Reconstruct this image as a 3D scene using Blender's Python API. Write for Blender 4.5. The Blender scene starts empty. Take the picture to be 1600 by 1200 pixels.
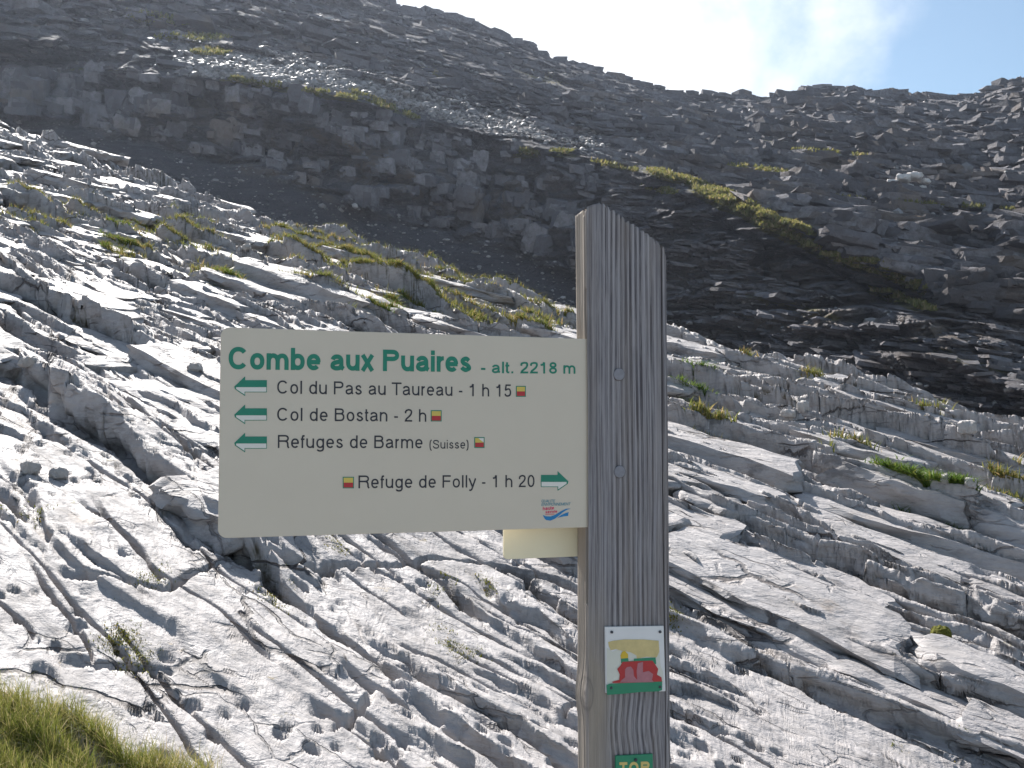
import bpy, bmesh, math, random
import numpy as np
from mathutils import Vector, Matrix
sc = bpy.context.scene
COL = sc.collection
rnd = random.Random(7)
rng = np.random.default_rng(11)
# ------------------------------------------------------------------ camera, sky, sun, exposure
PITCH = math.atan(76/1600)
cd = bpy.data.cameras.new('camera'); cam = bpy.data.objects.new('camera', cd); COL.objects.link(cam)
cam.location = (0, 0, 0); cam.rotation_euler = (math.pi/2+PITCH, 0, 0)
cd.sensor_width = 36; cd.lens = 36; cd.clip_start = .05; cd.clip_end = 5000
sc.camera = cam
SUN_EL, SUN_AZ = 40.0, -25.0            # azimuth measured from +Y, negative = left
EXPOSURE = 1.15
w = bpy.data.worlds.new('World'); sc.world = w; w.use_nodes = True
nt = w.node_tree; N = nt.nodes; L = nt.links; N.clear()
out = N.new('ShaderNodeOutputWorld'); bg = N.new('ShaderNodeBackground'); bg.inputs['Strength'].default_value = .060
sky = N.new('ShaderNodeTexSky'); sky.sky_type = 'NISHITA'; sky.sun_disc = False
sky.sun_elevation = math.radians(SUN_EL); sky.sun_rotation = math.radians(SUN_AZ)
sky.altitude = 800; sky.ozone_density = 1.0; sky.air_density = 1.0; sky.dust_density = 1.2
tc = N.new('ShaderNodeTexCoord'); mp = N.new('ShaderNodeMapping'); mp.inputs['Scale'].default_value = (1, 1, 1.5)
L.new(tc.outputs['Generated'], mp.inputs['Vector'])
cn = N.new('ShaderNodeTexNoise'); cn.inputs['Scale'].default_value = 3.2; cn.inputs['Detail'].default_value = 8; cn.inputs['Roughness'].default_value = .55
cn.inputs['Distortion'].default_value = .35
L.new(mp.outputs[0], cn.inputs['Vector'])
# a bank of cloud standing over the ridge: broad lobe plus noise
dot = N.new('ShaderNodeVectorMath'); dot.operation = 'DOT_PRODUCT'
cdir = Vector((.06, 1, .60)).normalized(); dot.inputs[1].default_value = cdir
L.new(tc.outputs['Generated'], dot.inputs[0])
m1 = N.new('ShaderNodeMapRange'); m1.inputs[1].default_value = .84; m1.inputs[2].default_value = .985; m1.inputs[3].default_value = -.02; m1.inputs[4].default_value = .23
L.new(dot.outputs['Value'], m1.inputs[0])
ad = N.new('ShaderNodeMath'); ad.operation = 'ADD'; L.new(cn.outputs['Fac'], ad.inputs[0]); L.new(m1.outputs[0], ad.inputs[1])
sx = N.new('ShaderNodeSeparateXYZ'); L.new(tc.outputs['Generated'], sx.inputs[0])
m3 = N.new('ShaderNodeMapRange'); m3.interpolation_type = 'SMOOTHSTEP'; m3.inputs[1].default_value = .27; m3.inputs[2].default_value = .42; m3.inputs[3].default_value = 0; m3.inputs[4].default_value = -.22
L.new(sx.outputs[0], m3.inputs[0]); ad2 = N.new('ShaderNodeMath'); ad2.operation = 'ADD'; L.new(ad.outputs[0], ad2.inputs[0]); L.new(m3.outputs[0], ad2.inputs[1]); ad = ad2
m2 = N.new('ShaderNodeMapRange'); m2.interpolation_type = 'SMOOTHSTEP'; m2.inputs[1].default_value = .46; m2.inputs[2].default_value = .80; m2.inputs[3].default_value = .06
L.new(ad.outputs[0], m2.inputs[0])
mix = N.new('ShaderNodeMix'); mix.data_type = 'RGBA'; L.new(m2.outputs[0], mix.inputs['Factor'])
tint = N.new('ShaderNodeMix'); tint.data_type = 'RGBA'; tint.blend_type = 'MULTIPLY'; tint.inputs['Factor'].default_value = 1; tint.inputs['B'].default_value = (.95, 1.10, 1.08, 1)
L.new(sky.outputs[0], tint.inputs['A']); L.new(tint.outputs['Result'], mix.inputs['A']); mix.inputs['B'].default_value = (9.2, 9.5, 9.9, 1)
L.new(mix.outputs['Result'], bg.inputs['Color']); L.new(bg.outputs[0], out.inputs[0])
sd = bpy.data.lights.new('sun', 'SUN'); sd.energy = 5.0; sd.angle = math.radians(.53); sd.color = (1, .955, .90)
so = bpy.data.objects.new('sun', sd); COL.objects.link(so)
e, a = math.radians(SUN_EL), math.radians(SUN_AZ)
sdir = Vector((math.sin(a)*math.cos(e), math.cos(a)*math.cos(e), math.sin(e)))
so.rotation_euler = sdir.to_track_quat('Z', 'Y').to_euler()
so.location = sdir*50
sc.view_settings.view_transform = 'Standard'; sc.view_settings.look = 'None'
sc.view_settings.exposure = EXPOSURE; sc.view_settings.gamma = 1; sc.view_settings.use_curve_mapping = False

# ------------------------------------------------------------------ numpy noise
_T = {}
def _tab(seed):
    if seed not in _T:
        r = np.random.default_rng(seed+1000); an = r.random((256, 256)).astype(np.float32)*2*np.pi
        _T[seed] = (np.cos(an), np.sin(an), r.random((256, 256)).astype(np.float32), r.random((256, 256)).astype(np.float32))
    return _T[seed]
def perlin(x, y, seed=0):
    gx, gy, _, _ = _tab(seed)
    x = np.asarray(x, np.float32); y = np.asarray(y, np.float32)
    xi = np.floor(x).astype(np.int32); yi = np.floor(y).astype(np.int32); fx = x-xi; fy = y-yi
    ux = fx*fx*fx*(fx*(fx*6-15)+10); uy = fy*fy*fy*(fy*(fy*6-15)+10)
    x0 = xi & 255; x1 = (xi+1) & 255; y0 = yi & 255; y1 = (yi+1) & 255
    a = gx[x0, y0]*fx+gy[x0, y0]*fy; b = gx[x1, y0]*(fx-1)+gy[x1, y0]*fy
    c = gx[x0, y1]*fx+gy[x0, y1]*(fy-1); d = gx[x1, y1]*(fx-1)+gy[x1, y1]*(fy-1)
    return 1.5*((a+(b-a)*ux)+((c+(d-c)*ux)-(a+(b-a)*ux))*uy)
def fbm(x, y, o, seed=0, gain=.5):
    s = 0; am = 1; t = 0
    for i in range(o):
        s = s+am*perlin(x*2**i+i*17.3, y*2**i+i*9.1, seed+i); t += am; am *= gain
    return s/t*1.4
def cells(x, y, seed=0):
    """worley F1, F2 and cell id value"""
    _, _, rx, ry = _tab(seed)
    xi = np.floor(x).astype(np.int32); yi = np.floor(y).astype(np.int32)
    f1 = np.full(x.shape, 9., np.float32); f2 = f1.copy(); idv = np.zeros(x.shape, np.float32)
    for i in (-1, 0, 1):
        for j in (-1, 0, 1):
            cx = (xi+i) & 255; cy = (yi+j) & 255
            px = xi+i+rx[cx, cy]; py = yi+j+ry[cx, cy]
            d = np.hypot(x-px, y-py); n = d < f1
            f2 = np.where(n, f1, np.minimum(f2, d)); idv = np.where(n, rx[cy, cx], idv); f1 = np.where(n, d, f1)
    return f1, f2, idv
def sm(t): t = np.clip(t, 0, 1); return t*t*(3-2*t)
def sst(a, b, x): return sm((x-a)/(b-a))

# ------------------------------------------------------------------ helpers
def ray(px, py):
    x = (np.asarray(px, float)-800)/1600; y = -(np.asarray(py, float)-600)/1600
    c, s = math.cos(PITCH), math.sin(PITCH)
    d = np.stack([x, c-s*y, s+c*y], -1); return d/d[..., 1:2]
def mesh_from(name, verts, faces, mats=(), smooth=True):
    me = bpy.data.meshes.new(name); verts = np.asarray(verts, np.float32); faces = np.asarray(faces, np.int32)
    k = faces.shape[1]
    me.vertices.add(len(verts)); me.vertices.foreach_set('co', verts.ravel())
    me.loops.add(faces.size); me.loops.foreach_set('vertex_index', faces.ravel())
    me.polygons.add(len(faces)); me.polygons.foreach_set('loop_start', np.arange(0, faces.size, k, dtype=np.int32))
    me.update(calc_edges=True)
    me.polygons.foreach_set('use_smooth', np.full(len(faces), smooth)); me.update()
    for m in mats: me.materials.append(m)
    return me
def link(name, me, parent=None):
    o = bpy.data.objects.new(name, me); COL.objects.link(o)
    if parent: o.parent = parent
    return o
def tag(o, label=None, cat=None, group=None, kind=None):
    if label: o['label'] = label
    if cat: o['category'] = cat
    if group: o['group'] = group
    if kind: o['kind'] = kind
    return o
def attr(me, name, vals):
    at = me.attributes.new(name, 'FLOAT', 'POINT'); at.data.foreach_set('value', np.asarray(vals, np.float32).ravel())
def gridfaces(r, c, wrap=False):
    i = np.arange(r-1)[:, None]*c; j = np.arange(c if wrap else c-1)[None]
    j2 = (j+1) % c
    return np.stack([i+j, i+j2, i+c+j2, i+c+j], -1).reshape(-1, 4)

# ------------------------------------------------------------------ materials
class NT:
    def __init__(s, name):
        s.m = bpy.data.materials.new(name); s.m.use_nodes = True; s.t = s.m.node_tree; s.N = s.t.nodes; s.L = s.t.links
        s.b = s.N['Principled BSDF']
    def n(s, ty, **k):
        x = s.N.new('ShaderNode'+ty)
        for kk, v in k.items():
            if isinstance(getattr(x, kk, None), (str, bool, int)) or kk in ('operation', 'data_type', 'blend_type', 'attribute_name'): setattr(x, kk, v)
        return x
    def val(s, sock, v):
        if hasattr(v, 'bl_idname') or isinstance(v, bpy.types.NodeSocket): s.L.new(v, sock)
        else: sock.default_value = v
    def math(s, op, a, b=0, c=None, clamp=False):
        x = s.N.new('ShaderNodeMath'); x.operation = op; x.use_clamp = clamp
        s.val(x.inputs[0], a); s.val(x.inputs[1], b)
        if c is not None: s.val(x.inputs[2], c)
        return x.outputs[0]
    def mr(s, v, a, b, c=0, d=1, smooth=False):
        x = s.N.new('ShaderNodeMapRange'); s.val(x.inputs[0], v)
        if smooth: x.interpolation_type = 'SMOOTHSTEP'
        for i, q in enumerate((a, b, c, d)): x.inputs[i+1].default_value = q
        return x.outputs[0]
    def mix(s, f, a, b):
        x = s.N.new('ShaderNodeMix'); x.data_type = 'RGBA'; s.val(x.inputs['Factor'], f)
        s.val(x.inputs['A'], a); s.val(x.inputs['B'], b); return x.outputs['Result']
    def pos(s, rotz=0, scale=(1, 1, 1), obj=False, rot=None):
        if obj: src = s.N.new('ShaderNodeTexCoord').outputs['Object']
        else: src = s.N.new('ShaderNodeNewGeometry').outputs['Position']
        if rotz:                        # rotate first, stretch afterwards
            r = s.N.new('ShaderNodeMapping'); r.inputs['Rotation'].default_value = (0, 0, rotz); s.L.new(src, r.inputs[0]); src = r.outputs[0]
        if rot:
            r = s.N.new('ShaderNodeMapping'); r.inputs['Rotation'].default_value = rot; s.L.new(src, r.inputs[0]); src = r.outputs[0]
        m = s.N.new('ShaderNodeMapping'); m.inputs['Scale'].default_value = scale; s.L.new(src, m.inputs[0]); return m.outputs[0]
    def noise(s, vec, scale, detail=4, rough=.5, dist=0):
        x = s.N.new('ShaderNodeTexNoise'); s.L.new(vec, x.inputs['Vector']); x.inputs['Scale'].default_value = scale
        x.inputs['Detail'].default_value = detail; x.inputs['Roughness'].default_value = rough; x.inputs['Distortion'].default_value = dist
        return x.outputs['Fac']
    def voro(s, vec, scale, feature='F1', out='Distance'):
        x = s.N.new('ShaderNodeTexVoronoi'); x.feature = feature; s.L.new(vec, x.inputs['Vector']); x.inputs['Scale'].default_value = scale
        return x.outputs[out]
    def attr(s, name):
        x = s.N.new('ShaderNodeAttribute'); x.attribute_name = name; return x.outputs['Fac']
    def bump(s, h, dist, strength=1, prev=None):
        x = s.N.new('ShaderNodeBump'); x.inputs['Distance'].default_value = dist; x.inputs['Strength'].default_value = strength
        s.L.new(h, x.inputs['Height'])
        if prev is not None: s.L.new(prev, x.inputs['Normal'])
        return x.outputs[0]
    def fin(s, color, rough=.8, normal=None, spec=.3):
        s.val(s.b.inputs['Base Color'], color); s.val(s.b.inputs['Roughness'], rough)
        s.b.inputs['Specular IOR Level'].default_value = spec
        if normal is not None: s.L.new(normal, s.b.inputs['Normal'])
        return s.m
UAX = math.atan2(.675, -.738)          # heading of the strike of the beds
def limestone(name, moss=True):
    k = NT(name)
    ps = k.pos(-UAX, (.35, 1, 1)); p = k.pos()
    big = k.noise(p, .9, 5, .6); mid = k.noise(ps, 7, 6, .65); fine = k.noise(ps, 38, 5, .7)
    c = k.mix(k.mr(big, .3, .7), (.30, .28, .28, 1), (.39, .365, .36, 1))
    c = k.mix(k.mr(mid, .48, .68, 0, .7), c, (.22, .205, .20, 1))
    c = k.mix(k.mr(fine, .35, .7, 0, .25), c, (.55, .52, .495, 1))
    # black lichen streaks and ochre stains
    li = k.noise(k.pos(-UAX, (.5, 1.3, 1)), 3.1, 7, .7)
    c = k.mix(k.mr(li, .55, .66, 0, .7, True), c, (.13, .12, .12, 1))
    oc = k.noise(p, 1.7, 6, .7)
    c = k.mix(k.mr(oc, .60, .72, 0, .45, True), c, (.26, .19, .13, 1))
    if moss:
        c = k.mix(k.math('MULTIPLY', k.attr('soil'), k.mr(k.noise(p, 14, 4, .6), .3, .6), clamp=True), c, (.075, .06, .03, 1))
        tn = k.noise(p, 3.2, 6, .7)
        sn_ = k.N.new('ShaderNodeSeparateXYZ'); k.L.new(k.N.new('ShaderNodeNewGeometry').outputs['True Normal'], sn_.inputs[0])
        c = k.mix(k.math('MULTIPLY', k.mr(sn_.outputs[2], .5, .75), k.mr(k.math('ADD', k.attr('turf'), k.math('MULTIPLY', k.math('SUBTRACT', k.noise(p, 7, 5, .7), .5), 1.8)), .24, .40)), c, k.mix(k.mr(tn, .38, .62), (.075, .085, .02, 1), (.27, .19, .08, 1)))
    wob = k.N.new('ShaderNodeVectorMath'); wob.operation = 'MULTIPLY_ADD'
    wn = k.N.new('ShaderNodeTexNoise'); wn.inputs['Scale'].default_value = 3.5; wn.inputs['Detail'].default_value = 5; k.L.new(p, wn.inputs['Vector'])
    k.L.new(wn.outputs['Color'], wob.inputs[0]); wob.inputs[1].default_value = (.13, .13, .13); k.L.new(k.pos(-UAX, (.16, 1, 1.3)), wob.inputs[2])
    cr1 = k.math('MULTIPLY', k.mr(k.voro(wob.outputs[0], 2.3, 'DISTANCE_TO_EDGE'), .008, .022, 1, 0), k.mr(k.noise(p, 1.3, 4, .6), .51, .61))
    cr2 = k.math('MULTIPLY', k.mr(k.voro(wob.outputs[0], 6.5, 'DISTANCE_TO_EDGE'), .012, .035, 1, 0), k.mr(k.noise(p, 2.1, 4, .6), .52, .62))
    crk = k.math('MAXIMUM', cr1, k.math('MULTIPLY', cr2, .45))
    c = k.mix(k.math('MULTIPLY', crk, .85), c, (.07, .055, .05, 1))
    h = k.math('ADD', k.math('MULTIPLY', k.noise(ps, 16, 7, .62, .4), 1), k.math('MULTIPLY', k.mr(k.voro(ps, 13), 0, .6), .35))
    h = k.math('ADD', h, k.math('MULTIPLY', fine, .25))
    bed = k.noise(k.pos(-UAX, (.9, 1.2, 9)), 2.6, 6, .65)
    h = k.math('ADD', h, k.math('MULTIPLY', bed, .8)); h = k.math('SUBTRACT', h, k.math('MULTIPLY', crk, 1.2))
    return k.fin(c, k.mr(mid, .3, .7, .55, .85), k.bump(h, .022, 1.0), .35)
M_LIME = limestone('limestone')
M_SLAB = limestone('limestone_slab', False)
def simple(name, col, rough=.6, spec=.4, var=0, vs=30):
    k = NT(name); c = col+(1,) if len(col) == 3 else col
    if var: c = k.mix(k.noise(k.pos(obj=True), vs, 5, .6), tuple(x*(1-var) for x in col)+(1,), tuple(min(1, x*(1+var)) for x in col)+(1,))
    return k.fin(c, rough, None, spec)

# ------------------------------------------------------------------ near slope : height function
def uv(X, Y): return -.738*X+.675*Y, .675*X+.738*Y
def XY(u, v): return -.738*u+.675*v, .675*u+.738*v
def gbase(u, v):
    r = -1.85+.66*sm((v-2)/11)+.9*sm((u-15)/18)*sm((v-6)/6)
    d = np.maximum(v-13.3, 0)
    return r-.5*d*np.minimum(1, d*.5)
def warp(u, v):
    return .42*perlin(u*.16+3, v*.22+5, 21)+.16*perlin(u*.55, v*.5, 22)+.05*perlin(u*1.9, v*1.6, 23)
#        v, riser, u0,u1 (where it runs), noise seed
STEPS = [(1.15, .05, 3.4, 30), (2.02, .06, 3.3, 30), (2.92, .25, 4.3, 60), (3.55, .12, 4.6, 60), (4.15, .26, 4.9, 60), (4.7, .10, -20, 60),
         (5.15, .20, -20, 3.9), (5.3, .12, 4.2, 60), (5.75, .10, -20, 60), (6.2, .16, -20, 60), (6.65, .12, -20, 60), (7.15, .22, -20, 60), (7.7, .28, -20, 60),
         (8.2, .15, -20, 60), (8.6, .22, -20, 60), (9.1, .15, -20, 60), (9.6, .26, -20, 60), (10.1, .18, -20, 60), (10.6, .22, -20, 60),
         (11.1, .2, -20, 60), (11.6, .24, -20, 60), (12.1, .2, -20, 60), (12.6, .3, -20, 60)]
extra = []
for a_, b_ in zip(STEPS[3:-1], STEPS[4:]):
    if b_[0]-a_[0] > .38: extra.append(((a_[0]*.45+b_[0]*.55), .085, -20 if a_[0] > 4.6 else 4.5, 60))
STEPS = sorted(STEPS+extra)
def H(X, Y, full=True, foot=False):
    X = np.atleast_1d(np.asarray(X, np.float32)); Y = np.atleast_1d(np.asarray(Y, np.float32))
    u, v = uv(X, Y); w_ = v+warp(u, v)
    z = .285*np.minimum(u, 46+0*u)+gbase(u, v)
    z = z+.10*perlin(u*.22, v*.33, 31)*sst(2, 5, np.hypot(X, Y))
    ft = np.zeros_like(z)
    uf, vf, wf, zf, ff = u, v, w_, z.copy(), ft
    for i, (vk, r, u0, u1) in enumerate(STEPS):
        sel = (wf > vk-.5) & (wf < vk+1.05) & (uf > u0-.6) & (uf < u1+.6)
        if not sel.any(): continue
        u, v, w_, z = uf[sel], vf[sel], wf[sel], zf[sel]; ft = ff[sel]
        on = sst(u0-.5, u0+.3, u)*(1-sst(u1-.3, u1+.5, u))
        jit = .05*perlin(u*1.8+i*9, vk*2, 46)+.012*perlin(u*6+i*4, vk*2, 47)
        blk = np.floor(u/.9+1.3*perlin(u*.35+i, vk*5, 45)+i*.37)
        jit = jit+.07*perlin(blk*3.7+.5, vk*7.3+.3, 43)
        am = r*on*np.clip(.80+.75*perlin(u*.45+i*7.7, vk*3.1, 40+i % 5)+.3*perlin(blk*5.3+.4, vk, 44), .06, 1.25)*(.9+.35*sst(6, 8.5, v)+.55*sst(7, 16, u))
        d = w_-vk+jit
        nxt = .5 if vk > 4 else .8
        rise = sst(-.018, .018, d)
        decay = 1-np.clip(d/nxt, 0, 1)
        z = z+am*rise*decay
        if foot: ft = np.maximum(ft, np.clip(am*.9, 0, .16)*sst(.01, .06, rise)*(1-sst(.22, .42, rise)))
        z = z-am*.12*sst(-.25, -.02, d)*(1-rise)
        z = z-am*.55*sst(-.055, -.035, d)*(1-rise)*sst(.0, .25, perlin(u*1.1+i*5, vk, 48)+.3)
        zf[sel] = z; ff[sel] = ft
    u, v, w_, z, ft = uf, vf, wf, zf, ff
    # thin laminae
    lam = w_*(4.2+0*u)+.6*perlin(u*.7, v*2, 51)+.3*perlin(u*3, v*4, 52)+.1*perlin(u*9, v*9, 54); fr = lam-np.floor(lam)
    lm = sst(-.05, .3, perlin(u*.5+9, v*1.3, 53)+.4*sst(3.8, 6, v)-.08)
    z = z+(.045+.035*sst(5, 8, v))*lm*((1-sst(.06, .92, fr))*sst(0, .05, fr)-.4)
    z = z-(.05+.05*sst(5, 8, v))*lm*np.exp(-((fr-.95)/.035)**2)*sst(0, .3, perlin(u*2.1, np.floor(lam)*3.3, 55)+.25)
    if foot:
        r_ = sst(0, .05, fr); ft = np.maximum(ft, .05*lm*sst(.01, .06, r_)*(1-sst(.3, .6, r_)))
    if not full: return z
    # grikes along the strike
    near = 1-sst(5.2, 7.5, v)
    for (sp, dep, wd, sd, th) in ((.43, .22, .075, 61, .10), (.19, .07, .08, 63, .02), (.27, .11, .05, 67, .10)):
        q = (v+.16*perlin(u*.5, v*.8, sd)+.05*perlin(u*1.7, v*2.5, sd+1)-.05*u)/sp
        qi = np.floor(q+.5); d = np.abs(q-qi)
        mk = sst(th, th+.22, perlin(u*.42+qi*13.7, qi*5.3+.5, sd+2))
        z = z-dep*mk*(1-sst(wd*.35, wd, d*(1+.5*perlin(u*5, v*9, sd+1))))*(.45+.55*near)
    # oblique joints
    q = (u*.9+v*.55+.35*perlin(u*.6, v*.9, 71)+.1*perlin(u*2.5, v*2.5, 72))/1.35
    qi = np.floor(q+.5); d = np.abs(q-qi)
    mk = sst(.0, .25, perlin(qi*7.1, v*.7+qi*3, 73))
    z = z-.13*mk*(1-sst(.012, .022, d))
    q = (u*.75-v*.35+.3*perlin(u*.8, v*1.1, 76)+.08*perlin(u*3, v*3, 77))/.8
    qi = np.floor(q+.5); d = np.abs(q-qi); mk = sst(.1, .3, perlin(qi*5.1+.5, v*1.1+qi*3, 78))
    z = z-.06*mk*(1-sst(.01, .025, d))
    # relief
    nr_ = .6+.4*sst(3.5, 6, v)
    z = z+.034*(1+2.2*sst(8, 18, u))*nr_*fbm(u*.8, v*2.0, 3, 81)+.03*sst(8, 16, u)*fbm(u*1.7+8, v*3, 3, 83)+.016*nr_*fbm(u*3.2, v*9.5, 5, 85, .65)
    rd = 1-np.abs(fbm(u*1.6, v*6.5, 4, 90, .6)); z = z+.026*nr_*(rd-.8)
    # solution pits in clusters on the clean pavement
    msk = (Y < 9.5) & (v < 6)
    if msk.any():
        uu = u[msk]; vv = v[msk]
        f1, _, idv = cells(uu*6.5, vv*11., 95)
        cl = sst(-.12, .12, perlin(uu*.8+4, vv*1.5+2, 97))
        rr = .15+.18*idv
        pit = (1-sst(rr*.75, rr, f1))*cl*(idv > .25)
        z[msk] -= pit*(.016+.02*idv)
        f1, _, idv = cells(uu*2.2, vv*6.2, 98)
        cl = sst(.1, .3, perlin(uu*.5+14, vv*1.2+2, 99)+.1)
        z[msk] -= (1-sst(.2, .26, f1))*cl*.028*(idv > .4)
    return (z, ft) if foot else z

# where turf grows on the ledges (picture position, half sizes, slant, density)
LED = [(30, 318, 50, 8, 15, 1.0), (60, 345, 60, 8, 10, 1.0), (125, 325, 30, 9, 20, 1.0), (190, 372, 30, 9, 20, 1.0), (245, 362, 60, 8, 12, 1.0), (300, 350, 40, 7, 20, 1.0), (200, 385, 40, 10, 15, 1.3), (300, 380, 50, 9, 10, 1.3), (185, 395, 30, 8, 15, 1.2), (290, 365, 70, 10, 18, 1.0), (430, 363, 25, 7, 10, 1.4),
       (470, 380, 55, 14, 18, 1.8), (530, 395, 75, 16, 14, 2.0), (560, 418, 70, 12, 15, 1.6), (620, 430, 70, 14, 15, 1.5), (700, 425, 40, 10, 15, 1.2), (680, 450, 60, 12, 14, 1.4), (660, 395, 70, 6, 14, 1), (520, 372, 60, 6, 12, 1.2), (440, 400, 40, 6, 20, 1), (480, 450, 50, 8, 12, 1), (340, 430, 45, 8, 10, 1.2),
       (560, 470, 70, 10, 12, 1), (610, 478, 30, 10, 5, 1.3), (700, 470, 50, 8, 15, 1), (780, 440, 45, 10, 12, 1.3), (850, 455, 45, 8, 15, 1.2), (855, 495, 45, 10, 10, 1.5), (830, 512, 40, 8, 10, 1.5), (760, 500, 50, 7, 12, .8), (770, 425, 30, 6, 20, 1.3),
       (1170, 570, 12, 5, 15, 1), (1270, 590, 18, 5, 10, 1), (1460, 648, 30, 5, 10, 1), (1110, 670, 40, 6, 28, .8), (1330, 705, 40, 5, 15, .7), (1580, 755, 30, 8, 5, 1)]
# fan shaped sheet whose sampling follows the distance
OY = 1.0
S = np.concatenate([np.linspace(-.95, -.50, 44)[:-1], np.linspace(-.50, .47, 1040), np.linspace(.47, .95, 44)[1:]]).astype(np.float32)
R = 790
def ymax(s): return np.clip(15.0/(.675*s+.738), 10, 60)
sY = ymax(S)
t = np.linspace(0, 1, R)[:, None].astype(np.float32)
Y0 = 2.6
RD_ = 2700
QL = math.log(15/.85)
td = np.linspace(0, 1, RD_)[:, None].astype(np.float32)      # rows follow the strike of the beds
Yd_ = (.85/15*np.exp(td*QL))*sY[None]
Zd_ = np.empty_like(Yd_); Fd_ = np.empty_like(Yd_)
for c0 in range(0, len(S), 200):
    Zd_[:, c0:c0+200], Fd_[:, c0:c0+200] = H(S[None, c0:c0+200]*Yd_[:, c0:c0+200], Yd_[:, c0:c0+200]-OY, foot=True)
# spend the rows where the surface turns towards the eye: on the risers
dz_ = np.abs(np.diff(Zd_, axis=0)); dy_ = np.diff(Yd_, axis=0)
cost = (np.minimum(dz_, dy_*8)*1.0+dy_*.22)/Yd_[1:]
vis_ = (Yd_[1:]-OY > 2.0) & (Zd_[1:]/np.maximum(Yd_[1:]-OY, .3) > -.40)
cost = cost*np.where(vis_, 1, .06)
def box(a_, r_, ax):
    a_ = np.moveaxis(a_, ax, 0); p_ = np.concatenate([np.repeat(a_[:1], r_+1, 0), a_, np.repeat(a_[-1:], r_, 0)]); c_ = np.cumsum(p_, 0, dtype=np.float64)
    return np.moveaxis((c_[2*r_+1:]-c_[:-2*r_-1])/(2*r_+1), 0, ax)
for _ in range(2): cost = box(box(cost, 5, 1), 1, 0)
cs = np.cumsum(cost, 0); cs = np.concatenate([np.zeros((1, len(S))), cs]); cs /= cs[-1:]
Yp = np.empty((R, len(S)), np.float32); Z = np.empty_like(Yp); FT = np.empty_like(Yp); tt_ = np.linspace(0, 1, R)
for c_ in range(len(S)):
    q_ = np.interp(tt_, cs[:, c_], np.arange(RD_)); Yp[:, c_] = np.interp(q_, np.arange(RD_), Yd_[:, c_]); Z[:, c_] = np.interp(q_, np.arange(RD_), Zd_[:, c_]); FT[:, c_] = np.interp(q_, np.arange(RD_), Fd_[:, c_])
X = S[None]*Yp; Y = Yp-OY
Zdeep = Z.copy()
# drop behind the crest in a few more rows
ext = []
XX = [X]; YY = [Y]; ZZ = [Z]
for kf in (1.04, 1.1, 1.2, 1.4, 1.8):
    yp = sY*kf; x = S*yp; y = yp-OY; XX.append(x[None]); YY.append(y[None])
    ZZ.append(np.maximum(H(x, y, False)[None]-.3*(kf > 1.05), -25))
X = np.concatenate(XX); Y = np.concatenate(YY); Z = np.concatenate(ZZ)
# overhang: lean riser tops out towards the viewer a little, roughen horizontally
uu, vv = uv(X, Y)
beta = Z-.285*uu-.12*perlin(uu*.4, vv*.3, 102)
fz = sst(2.5, 4.5, vv+.6*perlin(uu*.5, vv*.5, 103))
ph = beta/.085+.6*perlin(uu*.9, beta*6, 104); fr = ph-np.floor(ph); idn = np.floor(ph)
notch = (1-sst(.0, .2, np.abs(fr-.5)))*np.clip(.5+perlin(uu*.6+idn*3.1, idn*5.7+.3, 105), 0, 1)
jut = perlin(uu*.8+idn*7.7, idn*3.3+.5, 106)
dv = fz*(.028*notch+.012*jut)+.016*fbm(uu*2, beta*12, 3, 101, .55)*(.3+.7*fz)
FT = np.concatenate([FT, np.zeros((Z.shape[0]-FT.shape[0], FT.shape[1]))]); dv = dv+box(box(FT, 3, 1), 1, 0)
dv *= np.clip((13.5-vv)/1.0, 0, 1)
X2 = X+.675*dv; Y2 = Y+.738*dv
V = np.stack([X2, Y2, Z], -1)
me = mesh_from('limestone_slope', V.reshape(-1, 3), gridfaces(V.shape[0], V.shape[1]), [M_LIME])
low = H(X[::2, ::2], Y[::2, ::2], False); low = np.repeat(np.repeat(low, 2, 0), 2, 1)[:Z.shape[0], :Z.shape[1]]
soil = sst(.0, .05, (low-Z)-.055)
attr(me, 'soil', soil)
def to_px(X_, Y_, Z_):
    c, s_ = math.cos(PITCH), math.sin(PITCH); f_ = Y_*c+Z_*s_; up_ = -Y_*s_+Z_*c; return 800+1600*X_/f_, 600-1600*up_/f_
bx, by = to_px(X2, np.maximum(Y2, .5), Z)
turf = np.zeros_like(bx)
for q_ in LED:
    dx, dy = bx-q_[0], by-q_[1]-3; c_, s_ = math.cos(math.radians(q_[4])), math.sin(math.radians(q_[4]))
    turf = np.maximum(turf, (.95-.45*np.sqrt(((dx*c_+dy*s_)/(q_[2]*1.15))**2+((-dx*s_+dy*c_)/(q_[3]*1.25))**2))*min(1, q_[5]*.75))
attr(me, 'turf', np.clip(turf, 0, 1))
slope = tag(link('limestone_slope', me), kind='structure')
Zt = Zd_
def ground(X_, Y_):
    """height looked up from the sheet"""
    X_ = np.asarray(X_, float); Y_ = np.asarray(Y_, float); yp = Y_+OY; s = X_/yp
    ci = np.interp(s, S, np.arange(len(S))); rr = np.clip(np.log(np.maximum(yp/ymax(s)*15/.85, 1))/QL, 0, 1)*(RD_-1)
    c0 = np.clip(ci.astype(int), 0, len(S)-2); r0 = np.clip(rr.astype(int), 0, RD_-2); a_ = ci-c0; b_ = rr-r0
    return (Zt[r0, c0]*(1-a_)+Zt[r0, c0+1]*a_)*(1-b_)+(Zt[r0+1, c0]*(1-a_)+Zt[r0+1, c0+1]*a_)*b_
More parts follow.
